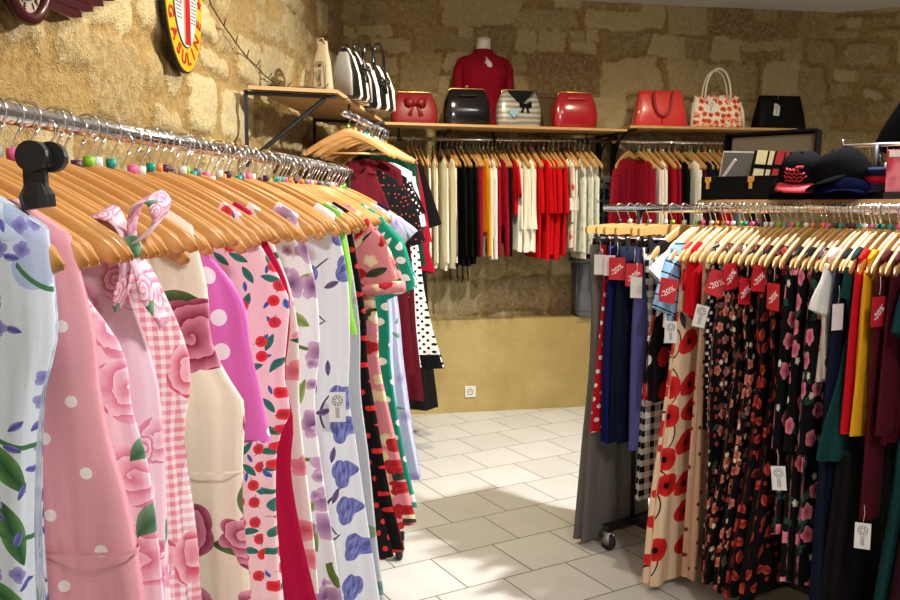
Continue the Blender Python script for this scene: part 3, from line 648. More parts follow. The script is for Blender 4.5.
gc(410,'black off shoulder top with black and white dotted sleeve','the black top with dotted sleeve','black',H=.4,waist=None,prof=TOP,sleeve=(.2,[(0,.07),(1,.08)],.3),smat=FB['blackdot'],yaw=.0,sink=.14)
gc(413,'white dress with black polka dots and a black hem band','the white polka dot dress','whitedot',edge=[(418,240),(424,290),(432,330),(443,368)],hem=True,H=1.2,sleeve=SHORT,smat=FB['black'],hemband=FB['black'],sink=.14)
gc(415,'white short sleeved shirt on the corner rail','the white shirt','paleblue',H=.5,sink=.1,waist=None,prof=TOP,sleeve=(.3,[(0,.07),(1,.07)],.2))
gc(417,'dark green dress on the corner rail','the dark green dress','darkgreen',edge=[(422,250),(430,300)],H=.75,sleeve=MID)
gc(418,'crimson dress beside the black top at the corner rail end','the crimson dress','deepcrimson',edge=[(424,230),(438,290)],H=.78,sleeve=(.5,[(0,.06),(1,.055)],.2))
gc(419,'black top with wide three quarter sleeve nearest the cream tops','the black wide sleeved top','black',H=.6,waist=None,prof=TOP,sleeve=(.42,[(0,.07),(1,.08)],.32))
gc(421,'long black dress hanging lowest in the corner','the long black dress','offblack',edge=[(424,250),(428,330),(436,408)],hem=True,H=1.4)
for i in range(6):
    hanger(CORNER,.12+.16*i,'wooden hanger packed on the chrome corner rail under the left shelf','spare hangers on the corner rail','mid',i%7,.3 if i<2 else .1)

# back rail
ORD=['first','second','third','fourth','fifth','sixth','seventh']
def gb(rail,where,px,label,hangp,mat,**k):
    d=dict(label=label,hang='pale hanger holding '+hangp,mat=FB[mat],H=.65,sw=.195,prof=TOP,waist=None,nw=.125,nd=.075,ndb=.05,sink=.012,th=.013,hemth=.014,rip=.006,far=True,wood='pale',yaw=0,cat='top',name='jersey_top')
    d.update(k); q=random.Random(int(px*7)); d['H']*=q.uniform(.96,1.03); d['yaw']+=q.uniform(-.12,.06); return garment(rail,rail.t_at(px,.2,-.2),d,k.get('grp'))
def run(rail,where,pxs,col,mat,typ,grp,**k):
    n=len(pxs); num=['','one','two','three','four','five','six','seven'][n]
    for i,p in enumerate(pxs):
        ph='%s of %s %s on the %s'%(ORD[i],num,col,where) if n>1 else 'the %s on %s'%(col,where)
        gb(rail,where,p,ph,ph if n>1 else ph,mat,grp=grp,name=typ,cat=typ.replace('_',' ').split()[-1],**k)
B='back rail'
run(BACK,B,[431,438,446,453],'cream knit tops','cream','knit_top','cream knit tops',H=.80,sleeve=(.62,[(0,.065),(.5,.06),(1,.06)],.06))
run(BACK,B,[458,463,468,473],'black drawstring tops','black','drawstring_top','black drawstring tops',H=.78,sleeve=LONG,tie=(.1,.02,.14))
run(BACK,B,[476,480],'dark red tops','darkred','jersey_top','dark red tops',H=.52,sleeve=LONG)
run(BACK,B,[483],'red top beside the yellow top','red','jersey_top',None,H=.62)
run(BACK,B,[486],'yellow top','mustard','jersey_top',None,H=.54,sleeve=LONG)
run(BACK,B,[490,495],'white tops beside the yellow top','white','jersey_top','white tops beside yellow',H=.6,sleeve=(.6,[(0,.065),(.5,.055),(1,.05)],.08))
run(BACK,B,[499,503],'crimson tops','deepcrimson','jersey_top','crimson tops',H=.5,sleeve=LONG)
run(BACK,B,[507,511],'plain black tops','black','jersey_top','plain black tops',H=.62,sleeve=LONG)
run(BACK,B,[516],'scarlet top between black and white tops','brightred','jersey_top',None,H=.42,sleeve=SHORT)
run(BACK,B,[521,527,533],'white flounced tops','ivory','flounced_top','white flounced tops',H=.68,hemth=.02,rip=.012,sleeve=(.4,[(0,.065),(.8,.06),(1,.085)],.05))
run(BACK,B,[541,547,552,557,562,567],'bright red dresses','brightred','dress','bright red dresses',H=.72,hemth=.016,sleeve=(.30,[(0,.065),(1,.075)],.12),collar=FB['brightred'])
run(BACK,B,[573,578],'beige floral halter tops','mintfloral','halter_top','beige floral tops',H=.68,collar=FB['white'],cards=[(.21,.0,-.36,-1.5)])
run(BACK,B,[584,589,594,599],'pale green strappy dresses','palegreen','strappy_dress','pale green strappy dresses',H=.72,sw=.12,prof=[(0,.12),(.12,.13),(.2,.17),(1,.2)],straps=FB['palegreen'],strapx=.1,cards=[])
t=BACK.t_at(412,.2)
for i,p in enumerate([410,415,419,423,456,465,478,493,524,537,559,576,591]):
    mk=i%7; hanger(BACK,BACK.t_at(p,.2)+.012,'pale wooden hanger with a %s size marker on the back rail, behind the tops'%MKN[mk],'spare hangers on the back rail','pale',mk)
# second back rail
B='right back rail'
gb(BACK2,B,640,'maroon knit sweater with a long tag, turned to face the room','the maroon sweater with long tag','darkred',H=.62,yaw=-.95,sleeve=(.55,[(0,.07),(.5,.06),(1,.05)],.16),name='sweater',cat='sweater',far=False,th=.02,vneck=True,nd=.09,cards=[(.03,-.05,-.22,0)])
run(BACK2,B,[650,655],'maroon sweaters','darkred','sweater','maroon sweaters',H=.62,sleeve=LONG)
run(BACK2,B,[661,667],'white sweaters','ivory','sweater','white sweaters',H=.62,sleeve=LONG)
run(BACK2,B,[675,681],'crimson sweaters','deepcrimson','sweater','crimson sweaters',H=.62,sleeve=LONG)
run(BACK2,B,[690],'black sweater','black','sweater',None,H=.62,sleeve=LONG)
run(BACK2,B,[697],'ivory sweater beside the black one','ivory','sweater',None,H=.62,sleeve=LONG)
run(BACK2,B,[704],'wine red sweater','burgundy','sweater',None,H=.62,sleeve=LONG)
run(BACK2,B,[711],'navy blue sweater','darknavy','sweater',None,H=.62,sleeve=LONG)
run(BACK2,B,[718],'charcoal sweater','offblack','sweater',None,H=.62,sleeve=LONG)
run(BACK2,B,[727,733],'scarlet sweaters behind case','brightred','sweater','scarlet sweaters',H=.6,sleeve=LONG)
run(BACK2,B,[740],'grey sweater behind case','bluegrey','sweater',None,H=.6,sleeve=LONG)
for i,p in enumerate([658,671,686,700,715,722,745,751,757,815]):
    hanger(BACK2,BACK2.t_at(p,.2)+.01,'pale wooden hanger with a %s size marker on the right back rail'%MKN[i%7],'spare hangers on the right back rail','pale',i%7)

# right rail (far to near)
def gr(px,label,hangp,mat,**k):
    d=dict(label=label,hang='pale hanger holding '+hangp+' on the right rail',mat=FB[mat],H=1.2,sw=.185,prof=A1,waist=.36,nw=.13,nd=.06,ndb=.05,th=.014,hemth=.022,rip=.013,wood='pale',yaw=0.)
    d.update(k); return garment(RIGHT,RIGHT.t_at(px,d.get('off',.205),-.2),d)
TAGF=PI/2+.55  # card facing the aisle and the camera
TR_=dict(kd='trousers',cat='trousers')
gr(588,'wide grey trousers at the far end of the right rail','the grey trousers','greytaupe',**TR_,H=1.24,w=.17,th=.03,off=.19,edge=[(599,250),(592,350),(584,450),(577,540)],hem=True)
gr(598,'red trousers with white polka dots beside the grey trousers','the red polka dot trousers','reddot',**TR_,H=.78,hemw=.17,off=.19,cards=[(.2,.02,-.08,TAGF)],edge=[(603,270),(597,350),(590,432)],hem=True)
gr(606,'royal navy trousers with a white tag on the right rail','the royal navy trousers','blue',**TR_,H=.83,hemw=.17,th=.022,off=.19,edge=[(608,255),(604,350),(603,443)],hem=True)
gr(617,'dark navy trousers with a red sale tag','the dark navy trousers','darknavy',**TR_,H=.83,hemw=.18,th=.026,off=.19,sales=[(.205,.015,-.09,TAGF)],cards=[(.20,-.03,-.08,TAGF)],edge=[(617,250),(614,350),(613,443)],hem=True)
gr(633,'periwinkle trousers with a red sale tag','the periwinkle trousers','periwinkle',**TR_,H=.86,hemw=.18,th=.024,off=.19,sales=[(.205,.02,-.11,TAGF)],cards=[(.2,.03,-.16,TAGF)],edge=[(636,255),(633,350),(632,450)],hem=True)
gr(640,'black and white checked trousers behind the periwinkle trousers','the checked trousers','check',**TR_,H=1.0,hemw=.2,off=.19,edge=[(648,330),(642,400),(636,500)],hem=True)
gr(650,'black dress with white dots and red roses','the dotted red rose dress','redrose_dot',H=1.0,sw=.17,off=.2,edge=[(656,290),(647,340),(645,400)],hem=True)
gr(659,'white ruffled blouse on the right rail','the white ruffled blouse','white',cat='blouse',name='blouse',H=.4,waist=None,prof=TOP,sleeve=CAP,off=.24)
gr(668,'light blue blouse with thin black stripes and a sale tag','the light blue striped blouse','bluestripe',cat='blouse',name='blouse',H=.45,waist=None,prof=TOP,sleeve=(.22,[(0,.07),(1,.085)],.35),sales=[(.26,.05,-.24,TAGF,.15)])
gr(676,'beige dress with big red poppies on the right rail','the red poppy dress','poppy',H=1.22,sw=.185,th=.02,hemth=.035,cards=[(.235,.01,-.4,TAGF)],edge=[(678,280),(672,330),(664,400),(652,500),(645,583)],hem=True)
gr(688,'scarlet red blouse behind the poppy dress','the scarlet blouse','brightred',cat='blouse',name='blouse',H=.33,waist=None,prof=TOP)
gr(697,'long beige dress with small dark dots and a white tag','the beige dotted dress','beigedot',H=1.22,cards=[(.2,.02,-.33,TAGF,.2)],edge=[(700,290),(694,380),(690,450),(684,578)],hem=True)
gr(705,'black dress with fine white polka dots','the fine polka dot dress','blackdot',H=.85,edge=[(707,300),(704,430)],hem=True)
S1=dict(sales=[(.225,.02,-.20,TAGF,.3)])
gr(716,'black dress with small coral flowers, leftmost of three','the leftmost coral flower dress','blackfloral',H=1.3,**S1,edge=[(716,280),(710,330),(706,450),(702,592)])
gr(730,'black dress with small coral flowers, middle of three','the middle coral flower dress','blackfloral',H=1.3,sales=[(.225,.02,-.17,TAGF+.9,-.2)])
gr(743,'black dress with small coral flowers, rightmost of three','the rightmost coral flower dress','blackfloral',H=1.3,sales=[(.215,.02,-.22,TAGF+1.0,.1)])
gr(756,'black dress with red lips print, left of two','the left lips print dress','lips',H=1.3,sales=[(.215,.02,-.17,TAGF+.9,.1)])
gr(770,'black dress with red lips print, right of two','the right lips print dress','lips',H=1.3,sales=[(.21,.02,-.23,TAGF-.9)])
BR=dict(prof=[(0,.195),(.2,.205),(1,.22)],sleeve=(.62,[(0,.07),(1,.068)],.06),cuffs=False)
gr(787,'black dress with pink roses and a white tag below its sleeve','the pink rose dress with a white tag','blackrose',H=1.05,cards=[(.245,.03,-.84,TAGF,-.1)],**BR)
gr(799,'black dress with pink roses beside the white floral blouse','the pink rose dress by the white blouse','blackrose',H=1.2,**BR)
gr(812,'black pink rose dress half hidden behind the white floral blouse','the half hidden pink rose dress','blackrose',H=1.2,**BR)
gr(824,'white floral blouse with a ruffled sleeve on the right rail','the white floral blouse','whitefloral',cat='blouse',name='blouse',H=.5,waist=None,prof=TOP,sleeve=(.16,[(0,.07),(1,.10)],.3),smat=FB['white'])
gr(836,'long navy dress on the right rail','the long navy dress','darknavy',H=1.35,sleeve=(.44,[(0,.07),(1,.06)],.1),plaincard=True,cards=[(.235,.03,-.27,TAGF+.8)],edge=[(838,270),(830,330),(822,400),(816,500),(812,592)])
gr(846,'dark teal short sleeved dress beside the navy dress','the teal short sleeved dress','teal',H=.72,sleeve=(.1,[(0,.07),(1,.07)],.2),off=.2)
gr(850,'long black dress behind the bright red top','the long black dress','offblack',H=1.33,prof=[(0,.15),(.3,.17),(1,.25)],sw=.15,off=.17)
RD_=dict(cat='top',name='jersey_top',waist=None,prof=TOP,sleeve=(.52,[(0,.065),(1,.055)],.08))
gr(854,'bright red top on the right rail, left of the mustard top','the bright red top','red',H=.62,**RD_)
gr(863,'mustard yellow top on the right rail','the mustard yellow top','mustard',H=.58,**RD_)
gr(876,'burgundy cardigan with a red sale tag','the burgundy cardigan with a sale tag','burgundy',H=.66,cat='cardigan',name='cardigan',waist=None,prof=TOP,th=.02,sleeve=(.78,[(0,.07),(1,.05)],.04),sales=[(.235,.03,-.24,TAGF+.9)],cards=[(.235,.02,-.95,TAGF)])
gr(890,'burgundy cardigan at the right edge of the photo','the second burgundy cardigan','burgundy',H=.66,cat='cardigan',name='cardigan',waist=None,prof=TOP,sleeve=(.5,[(0,.07),(1,.06)],.08))
gr(906,'long dark green dress at the right edge of the photo','the long dark green dress','teal',H=1.35,sleeve=SHORT)
gr(922,'plum dress at the near end of the right rail','the plum dress','plum',H=1.3,sleeve=SHORT)
for i,p in enumerate([663,682,692,710,723,737,750,763,778,793,806,818,830,841,869,883]):
    hanger(RIGHT,RIGHT.t_at(p,.205)-.005,'pale wooden hanger with a %s size marker packed in the right rail'%MKN[i%7],'spare hangers on the right rail','pale',i%7)

# ------------------------------------------------------------------ rail hardware
def rail_local(R): return thing
def caster(parent,x,y):
    c=MB().tube([(x-.012,y,.035),(x+.012,y,.035)],.034,18).obj('caster_wheel',M['rubber'],parent)
    MB().tube([(x-.014,y,.035),(x+.014,y,.035)],.013,12).obj('wheel_hub',M['steel'],c)
    MB().box((x-.017,y,.055),(.004,.04,.05)).box((x+.017,y,.055),(.004,.04,.05)).box((x,y,.078),(.04,.045,.006)).obj('caster_fork',M['steel'],c)
# freestanding rails: local x aisle, y along
def free_rail(R,label,t0,t1,posts,rad,flat,base):
    g=thing('garment_rail',label,'clothes rail',(R.a.x,R.a.y,0),R.rz)
    sy=1 if abs(Vector((-R.x.y,R.x.x)).dot(R.d)-1)<.1 else -1
    MB().tube([(0,sy*t0,R.z),(0,sy*t1,R.z)],rad,16,flat,up=(0,0,1)).obj('top_bar',M['chrome'],g)
    for t in posts:
        MB().tube([(0,sy*t,.1),(0,sy*t,R.z-.01)],.012,10).obj('post',M['black_metal'],g)
        b=MB().box((0,sy*t,.1),(base,.035,.03)).obj('base_bar',M['black_metal'],g,bevel=.003,smooth=False)
        for x in(-base/2+.02,base/2-.02): caster(g,x,sy*t)
    MB().box((0,sy*(posts[0]+posts[1])/2,.1),(.03,abs(posts[1]-posts[0]),.025)).obj('bottom_bar',M['black_metal'],g,smooth=False)
    return g
free_rail(LEFT,'long chrome clothes rail on the left carrying bright summer dresses','x' and 0,LEFT.L+.04,[.05,LEFT.L-.02],.0155,.8,.44)
free_rail(RIGHT,'chrome clothes rail on the right with black base and casters',-.02,RIGHT.L,[.19,RIGHT.L-.05],.0165,.55,.34)
def wall_rail(R,label,t0,t1,br,wallgap):
    g=thing('wall_rail',label,'clothes rail',(R.a.x,R.a.y,0),R.rz)
    sy=1 if Vector((-R.x.y,R.x.x)).dot(R.d)>0 else -1
    MB().tube([(0,sy*t0,R.z),(0,sy*t1,R.z)],.0145,14).obj('chrome_bar',M['chrome'],g)
    for t in br:
        MB().tube([(0,sy*t,R.z+.012),(0,sy*t,R.z+.07)],.006,8).tube([(0,sy*t-.014,R.z),(0,sy*t+.014,R.z)],.019,14).obj('hanger_bracket',M['black_metal'],g)
    return g
SH=2.0
wall_rail(BACK,'chrome rail below the long back shelf holding many tops',-.02,BACK.L-.0,[.1,.75,1.42],.27)
wall_rail(BACK2,'chrome rail below the right back shelf holding sweaters',.02,BACK2.L+.12,[.06,1.2],.27)
wall_rail(CORNER,'short chrome rail below the left corner shelf',0,CORNER.L,[.15,1.1],.3)
# ------------------------------------------------------------------ wall shelves
def shelf(name,label,pts,z,th=.014):
    g=thing(name,label,'shelf',(pts[0].x,pts[0].y,z-th)); o0=Vector((pts[0].x,pts[0].y)); n=len(pts)
    q=[p-o0 for p in pts]; area=sum(q[i].x*q[(i+1)%n].y-q[(i+1)%n].x*q[i].y for i in range(n))
    if area<0: q=q[::-1]
    MB().add([(p.x,p.y,0) for p in q]+[(p.x,p.y,th) for p in q],[tuple(range(n))[::-1],tuple(range(n,2*n))]+[(i,(i+1)%n,(i+1)%n+n,i+n) for i in range(n)]).obj('board',M['board'],g,smooth=False)
    return g
def edge_strip(g,a,b,th):
    a=Vector(a);b=Vector(b); d=(b-a).normalized(); nn=Vector((d.y,-d.x)); o=Vector((g.location.x,g.location.y)); a-=o;b-=o; c=(a+b)/2+nn*.002
    MB().box((c.x,c.y,th/2),((b-a).length,.004,th+.002),rz=math.atan2(d.y,d.x)).obj('front_edge',M['edge'],g,smooth=False)['label']='pale front edge strip'
LS=[wl(3.72,.085),Vector((-.505,3.86)),Vector((-.405,5.37)),wl(5.42,.05)]
ls=shelf('corner_shelf','plywood shelf on the left wall carrying a paper bag and striped handbags',LS,SH); edge_strip(ls,LS[1],LS[2],.014); edge_strip(ls,LS[0],LS[1],.014)
def wbracket(g,base,dirv,L,drop_,rise=0):   # triangular steel bracket under a board; base at wall, world 2d
    o=Vector((g.location.x,g.location.y)); b=Vector(base)-o; d=Vector(dirv).normalized(); rz=math.atan2(d.y,d.x)
    e=b+d*L; m=(b+e)/2; mb=MB()
    mb.box((m.x,m.y,-.012),(L,.025,.014),rz=rz); mb.box((b.x,b.y,-drop_/2),(.014,.025,drop_),rz=rz)
    mb.tube([(b.x,b.y,-drop_+.02),(e.x-d.x*.05,e.y-d.y*.05,-.02)],.010,6); mb.obj('bracket',M['black_metal'],g,smooth=False)
wd=(LS[1]-LS[0]).normalized()
wbracket(ls,wl(3.76,.06),wd,.40,.33); wbracket(ls,wl(5.0,.06),wd,.42,.33)
tb=-.5/1.0
B0=bw(TL+.48,.47); B1=bw(1.02,.47); B2=bw(1.02,.03); B3=bw(TL+.06,.03)
bs=shelf('back_shelf','long plywood shelf on the back wall carrying four frame handbags',[Vector((-.403,5.375)),B1,B2,wl(5.43,.07)],SH); edge_strip(bs,Vector((-.403,5.375)),B1,.014)
C0,C1=bw(1.04,.47),bw(2.30,.47)
SH2=2.025
cs=shelf('back_shelf','plywood shelf on the right of the back wall carrying three tote bags',[C0,C1,bw(2.30,.03),bw(1.04,.03)],SH2); edge_strip(cs,C0,C1,.014)
def upright(g,t,curve=True):
    o=Vector((g.location.x,g.location.y)); mb=MB(); p=bw(t,.03)-o; mb.box((p.x,p.y,-.42),(.035,.02,.86),rz=math.radians(11)); q=bw(t,.44)-o; m=(p+q)/2
    mb.box((m.x,m.y,-.012),(.022,(q-p).length,.012),rz=math.radians(11)); mb.obj('upright',M['black_metal'],g,smooth=False)
    pts=[]
    for i in range(9):
        a=i/8*PI/2; r=.26; pp=bw(t,.04+r*(1-math.cos(a)))-o; pts.append((pp.x,pp.y,-.02-r*(1-math.sin(a))))
    MB().tube(pts,.008,6).obj('curved_brace',M['black_metal'],g)
upright(bs,.985); upright(cs,1.10); upright(cs,2.24); upright(bs,-.2)

# ------------------------------------------------------------------ handbags
def leather(name,col,rough=.28,coat=0.,bump=.05):
    N=NT(name); o=N.obj(); N.bump(N.noise(o,140,3).outputs[0],bump,.002); N.b.inputs['Coat Weight'].default_value=coat; N.b.inputs['Coat Roughness'].default_value=.06
    return N.fin(c3(col),rough)
M['l_red']=leather('red leather','8c1c22',.42); M['l_black']=leather('black patent','040405',.12,.6,.02); M['l_patred']=leather('red patent','a00c1c',.2,1,.02)
M['l_coral']=leather('coral patent','cf3532',.3,.6); M['l_blacksoft']=leather('soft black','060607',.7); M['l_blacksoft'].node_tree.nodes['Principled BSDF'].inputs['Specular IOR Level'].default_value=.2; M['l_white']=leather('cream leather','d8d0c2',.45)
M['l_grey']=leather('grey leather','9c958a',.5)
N=NT('silver moire'); uv=N.uv(); w=N.node('ShaderNodeTexWave',wave_type='BANDS',bands_direction='Y'); N.set(w.inputs['Vector'],uv); w.inputs['Scale'].default_value=9; w.inputs['Distortion'].default_value=2.5; w.inputs['Detail'].default_value=2
M['l_silver']=N.fin(N.mix(w.outputs[0],c3('7c7c76'),c3('bdbab0')),.3,.2)
N=NT('black and white stripes'); uv=N.uv(); x,y,_=N.sep(uv); M['l_stripe']=N.fin(N.mix(N.math('GREATER_THAN',N.math('FRACT',N.math('DIVIDE',x,.10)),.32),c3('d9d0bd'),c3('0b0b0c')),.3)
fb('bagfloral','e9e2d2',[Ly(.046,.46,'petal','b3181d','ee6a3e',dens=.9,n=5,dep=.35,seed=90,warp=.2),Ly(.04,.38,'petal','e8743c','f6d6b4',dens=.4,n=5,seed=91),Ly(.04,.3,'leaf','6a2a2a','8a5a4a',dens=.3,seed=92)],rough=.4)
def bow(mb,c,s):
    for sg in(-1,1): mb.add([(c[0]+sg*q[0]*s,c[1]-.006-.012*q[2],c[2]+q[1]*s) for q in((.05,.1,1),(.55,.42,.4),(.85,.30,0),(.8,-.25,0),(.5,-.36,.5),(.05,-.1,1),(.45,.03,1.6))],[(0,1,6),(1,2,6),(2,3,6),(3,4,6),(4,5,6),(5,0,6)])
    for sg in(-1,1): mb.add([(c[0]+sg*q[0]*s,c[1]-.004,c[2]+q[1]*s) for q in((.04,-.05),(.22,-.1),(.62,-.95),(.3,-1.05))],[(0,1,2,3)])
    mb.loft([(c[2]-.14*s,c[0],c[1]-.012,.12*s,.008),(c[2]+.14*s,c[0],c[1]-.012,.12*s,.008)],10)
    return mb
def onback(px,out,z=SH):
    # back wall frame: point on the shelf at given distance from the wall under pixel column px
    k=(px-450)/F; dz=z-CH; o=WB+BN*out; t=(k*(o.y*CT-dz*ST)-o.x)/(BDIR.x-k*BDIR.y*CT); p=o+BDIR*t; return Vector((p.x,p.y,z))
BRZ=math.radians(11)
def framebag(px,label,mat,w=.29,h=.235,d=.125,bowm=None,panel=None,out=.34,clasp='brass',plain_bow=False,tagm=False):
    g=thing('frame_handbag',label,'handbag',onback(px,out),BRZ)
    lv=[]
    for i,(z,a,b) in enumerate([(0,.9,.8),(.012,.97,.95),(.05,1.0,1.0),(.10,1.0,1.0),(.15,.95,.86),(.19,.84,.62),(.215,.755,.38),(.228,.735,.2)]): lv.append((z*h/.228,0,0,w/2*a,d/2*b))
    MB().loft(lv,36,.5).obj('bag_body',mat,g)
    wt=w/2*.745
    MB().tube([(-wt-.004,0,h-.05),(-wt,0,h-.004),(-wt+.012,0,h+.003),(wt-.012,0,h+.003),(wt,0,h-.004),(wt+.004,0,h-.05)],.0055,8).obj('metal_frame',M[clasp],g)
    MB().tube([(-.008,0,h),(-.006,0,h+.018)],.003,6).tube([(.008,0,h),(.006,0,h+.018)],.003,6).loft([(h+.016,-.006,0,.006,.006),(h+.026,-.004,0,.005,.005)],8).loft([(h+.016,.006,0,.006,.006),(h+.026,.004,0,.005,.005)],8).obj('kiss_clasp',M[clasp],g)
    if panel: 
        MB().prism([(-.085,h-.006),(.10,h-.006),(.03,h-.075),(0,h-.09),(-.03,h-.07)],-.064,-.03).obj('black_flap',panel,g,smooth=False)
    if bowm: o=bow(MB(),(-.0,-.062,h*.68) if not panel else (.03,-.066,h*.6),.085 if not panel else .05).obj('bow',bowm,g); o.modifiers.new('t','SOLIDIFY').thickness=.004
    if plain_bow: MB().box((0,-.045,h*.84),(.13,.02,.028),rx=-.3).obj('top_band',mat,g,bevel=.006)
    for x in(-w*.36,w*.36): MB().box((x,0,.002),(.02,.06,.004)).obj('foot',M[clasp],g)
    return g
framebag(414,'dark red leather frame handbag with a bow on the back shelf',M['l_red'],bowm=M['l_red'],w=.31,h=.225)
framebag(466.5,'glossy black patent frame handbag in front of the mannequin bust',M['l_black'],w=.325,h=.255,plain_bow=True)
sg=framebag(518,'silver grey frame handbag with black flap, bow and blue heart tag',M['l_silver'],w=.31,h=.255,panel=M['l_blacksoft'],bowm=M['l_blacksoft'])
hb=MB(); hp=[]
for i in range(24):
    a=2*PI*i/24; hp.append((.0021*16*math.sin(a)**3,.0021*(13*math.cos(a)-5*math.cos(2*a)-2*math.cos(3*a)-math.cos(4*a))))
hb.prism([(x-.05,z+.10) for x,z in hp],-.078,-.075); hb.obj('heart_tag',plain('pale blue card','8fb8cf',.5),sg,smooth=False)['label']='pale blue heart shaped tag'
framebag(574,'red patent frame handbag at the right end of the long shelf',M['l_patred'],w=.315,h=.25,plain_bow=True)
def handles(mb,w,y,z0,hh,r=.007):
    pts=[]
    for i in range(15):
        a=PI*i/14; pts.append((-w/2*math.cos(a),y,z0+hh*math.sin(a)**.8))
    return mb.tube(pts,r,8)
def tote(px,label,mat,w0,w1,h,d,hm,hw,hh,hang=False,out=.30,rz=0,side=None):
    g=thing('tote_handbag',label,'handbag',onback(px,out,SH2),BRZ+rz)
    MB().loft([(0,0,0,w0/2*.97,d/2*.9),(.015,0,0,w0/2,d/2),(h*.5,0,0,(w0+w1)/4,d/2*.8),(h*.85,0,0,w1/2*1.02,d/2*.5),(h,0,0,w1/2,d/2*.28)],36,.4).obj('bag_body',mat,g)
    for y in(-d/2*.45-.012,d/2*.45+.006):
        if hang and y<0: handles(MB(),hw,y-.04,h*.95,-hh,.009).obj('handle',hm,g)
        elif hang: handles(MB(),hw,y+.02,h*.93,-hh).obj('handle',hm,g)
        else: handles(MB(),hw,y,h*.80,hh).obj('handle',hm,g)
    MB().box((0,-d/2*.72,h*.5),(.006,.004,h*.85),rx=-.22).obj('centre_seam',hm,g)
    if side:
        for sg in(-1,1): MB().loft([(.0,sg*w0/2,0,.012,d*.45),(h*.5,sg*(w0+w1)/4*1.02,0,.014,d*.42),(h*.8,sg*w1/2*1.05,0,.01,d*.2)],16).obj('side_panel',side,g)
    return g
g=tote(659,'coral red patent tote bag with looped handle on the right back shelf',M['l_coral'],.39,.31,.26,.15,M['l_red'],.13,.17,True,rz=-.15)
g=tote(715,'white tote bag with red and orange flower print and tall white handles',FB['bagfloral'],.37,.31,.235,.18,M['l_white'],.18,.23,False,rz=-.25,side=M['l_white'])
card_on(g,-.05,-.075,.15,0,.1)
g=tote(778,'black soft tote bag with a white tag on the right back shelf',M['l_blacksoft'],.39,.32,.245,.16,M['l_blacksoft'],.15,.07,True)
card_on(g,-.06,-.07,.14,0,.08)

# left shelf: paper bag and striped handbags (wall frame: x out of the wall, y along it)
LRZ=-math.atan(.082)
def onleft(px,Y,z=SH): p=P(px,300,Y); return Vector(((px-450)/F*(Y*CT-(z-CH)*ST),Y,z))
M['paper']=plain('beige cotton bag','b39d78',.75,bump=.1,bs=15)
g=thing('bottle_bag','tall tapering beige bag with printed label on the left shelf','paper bag',onleft(320,4.02),.0)
MB().loft([(0,0,0,.062,.045),(.04,0,0,.060,.045),(.15,.010,0,.040,.032),(.20,.014,0,.026,.02),(.235,.014,0,.024,.014),(.24,.014,0,.022,.012)],28,.45).obj('bag_body',M['paper'],g)
MB().tube([(-.006,-.016,.222),(-.004,-.018,.245),(.02,-.018,.25),(.03,-.014,.224)],.003,6).obj('ribbon_tie',M['paper'],g)
lab=MB(); op=[(-.024,.022),(.034,.022),(.034,.125),(.022,.142),(-.006,.142),(-.022,.12)]; lab.tube([(x,-.0475+.013*max(0,(z-.05)/.11),z) for x,z in op+op[:1]],.0011,5).obj('label_outline',M['ink'],g)
tm=text_mesh("D'AMATE",.0175,M['ink'],.0006,bold=.0006); o=link('lettering',tm,g,(.006,-.0455,.068),(PI/2-.11,PI/2,0))
MB().box((.006,-.038,.126),(.014,.003,.014)).obj('printed_mark',M['ink'],g,smooth=False)
def stripebag(px,Y,label,mat,w,h,d,hm,rz,hh,side):
    g=thing('striped_handbag',label,'handbag',onleft(px,Y),rz)
    MB().loft([(0,0,0,w/2*.97,d/2*.85),(.02,0,0,w/2,d/2),(h*.5,0,0,w/2*.95,d/2*.85),(h*.85,0,0,w/2*.8,d/2*.5),(h,0,0,w/2*.72,d/2*.2)],36,.5).obj('bag_body',mat,g)
    for y in(-.03,.03): handles(MB(),w*.42,y,h*.85,hh,.008).obj('handle',hm,g)
    for sg in(-1,1): MB().loft([(.01,sg*w/2*.99,0,.010,d*.42),(h*.5,sg*w/2*.95,0,.012,d*.38),(h*.9,sg*w/2*.78,0,.01,d*.15)],16).obj('side_panel',side,g)
    o=bow(MB(),(0.0,-d/2*.75-.012,h*.62),.06).obj('bow',M['l_black'],g); o.modifiers.new('t','SOLIDIFY').thickness=.004
    return g
stripebag(352,4.28,'grey and black handbag beside the beige bag on the left shelf',M['l_stripe'],.30,.24,.14,M['l_black'],LRZ+PI/2-.15,.07,M['l_grey'])
stripebag(374,4.72,'black and white striped handbag with tall black handles near the corner',M['l_stripe'],.30,.24,.13,M['l_black'],LRZ+PI/2-.35,.15,M['l_stripe'])

# ------------------------------------------------------------------ mannequin bust with red top
M['mann']=plain('white mannequin','d2cdc4',.4)
mp=onback(483,.20); g=thing('mannequin_bust','white headless mannequin bust behind the handbags on the back shelf','mannequin',mp,BRZ)
tor=[(0,0,0,.145,.085),(.04,0,0,.15,.09),(.12,0,0,.135,.085),(.20,0,0,.125,.08),(.30,0,-.012,.15,.10),(.36,0,-.018,.158,.11),(.42,0,-.01,.160,.095),(.465,0,0,.155,.072),(.495,0,.005,.115,.056),(.515,0,.006,.075,.05),(.54,0,.004,.052,.048),(.59,0,0,.047,.046),(.612,0,0,.049,.047)]
MB().loft(tor,36,.85).obj('torso',M['mann'],g)
MB().loft([(.612,0,0,.049,.047),(.618,0,0,.046,.044),(.62,0,0,.02,.02)],24,1).obj('neck_cap',M['mann'],g)
fb('jersey','7d0a1e')
t_=thing('keyhole_top','dark red long sleeved top with keyhole neckline worn by the mannequin','top',mp,BRZ)
mb=MB(); n=150; lvs=[(z+.0,cx,cy,hw+.007,hd+.008) for z,cx,cy,hw,hd in tor[:10]]+[(.535,0,.005,.060,.055)]
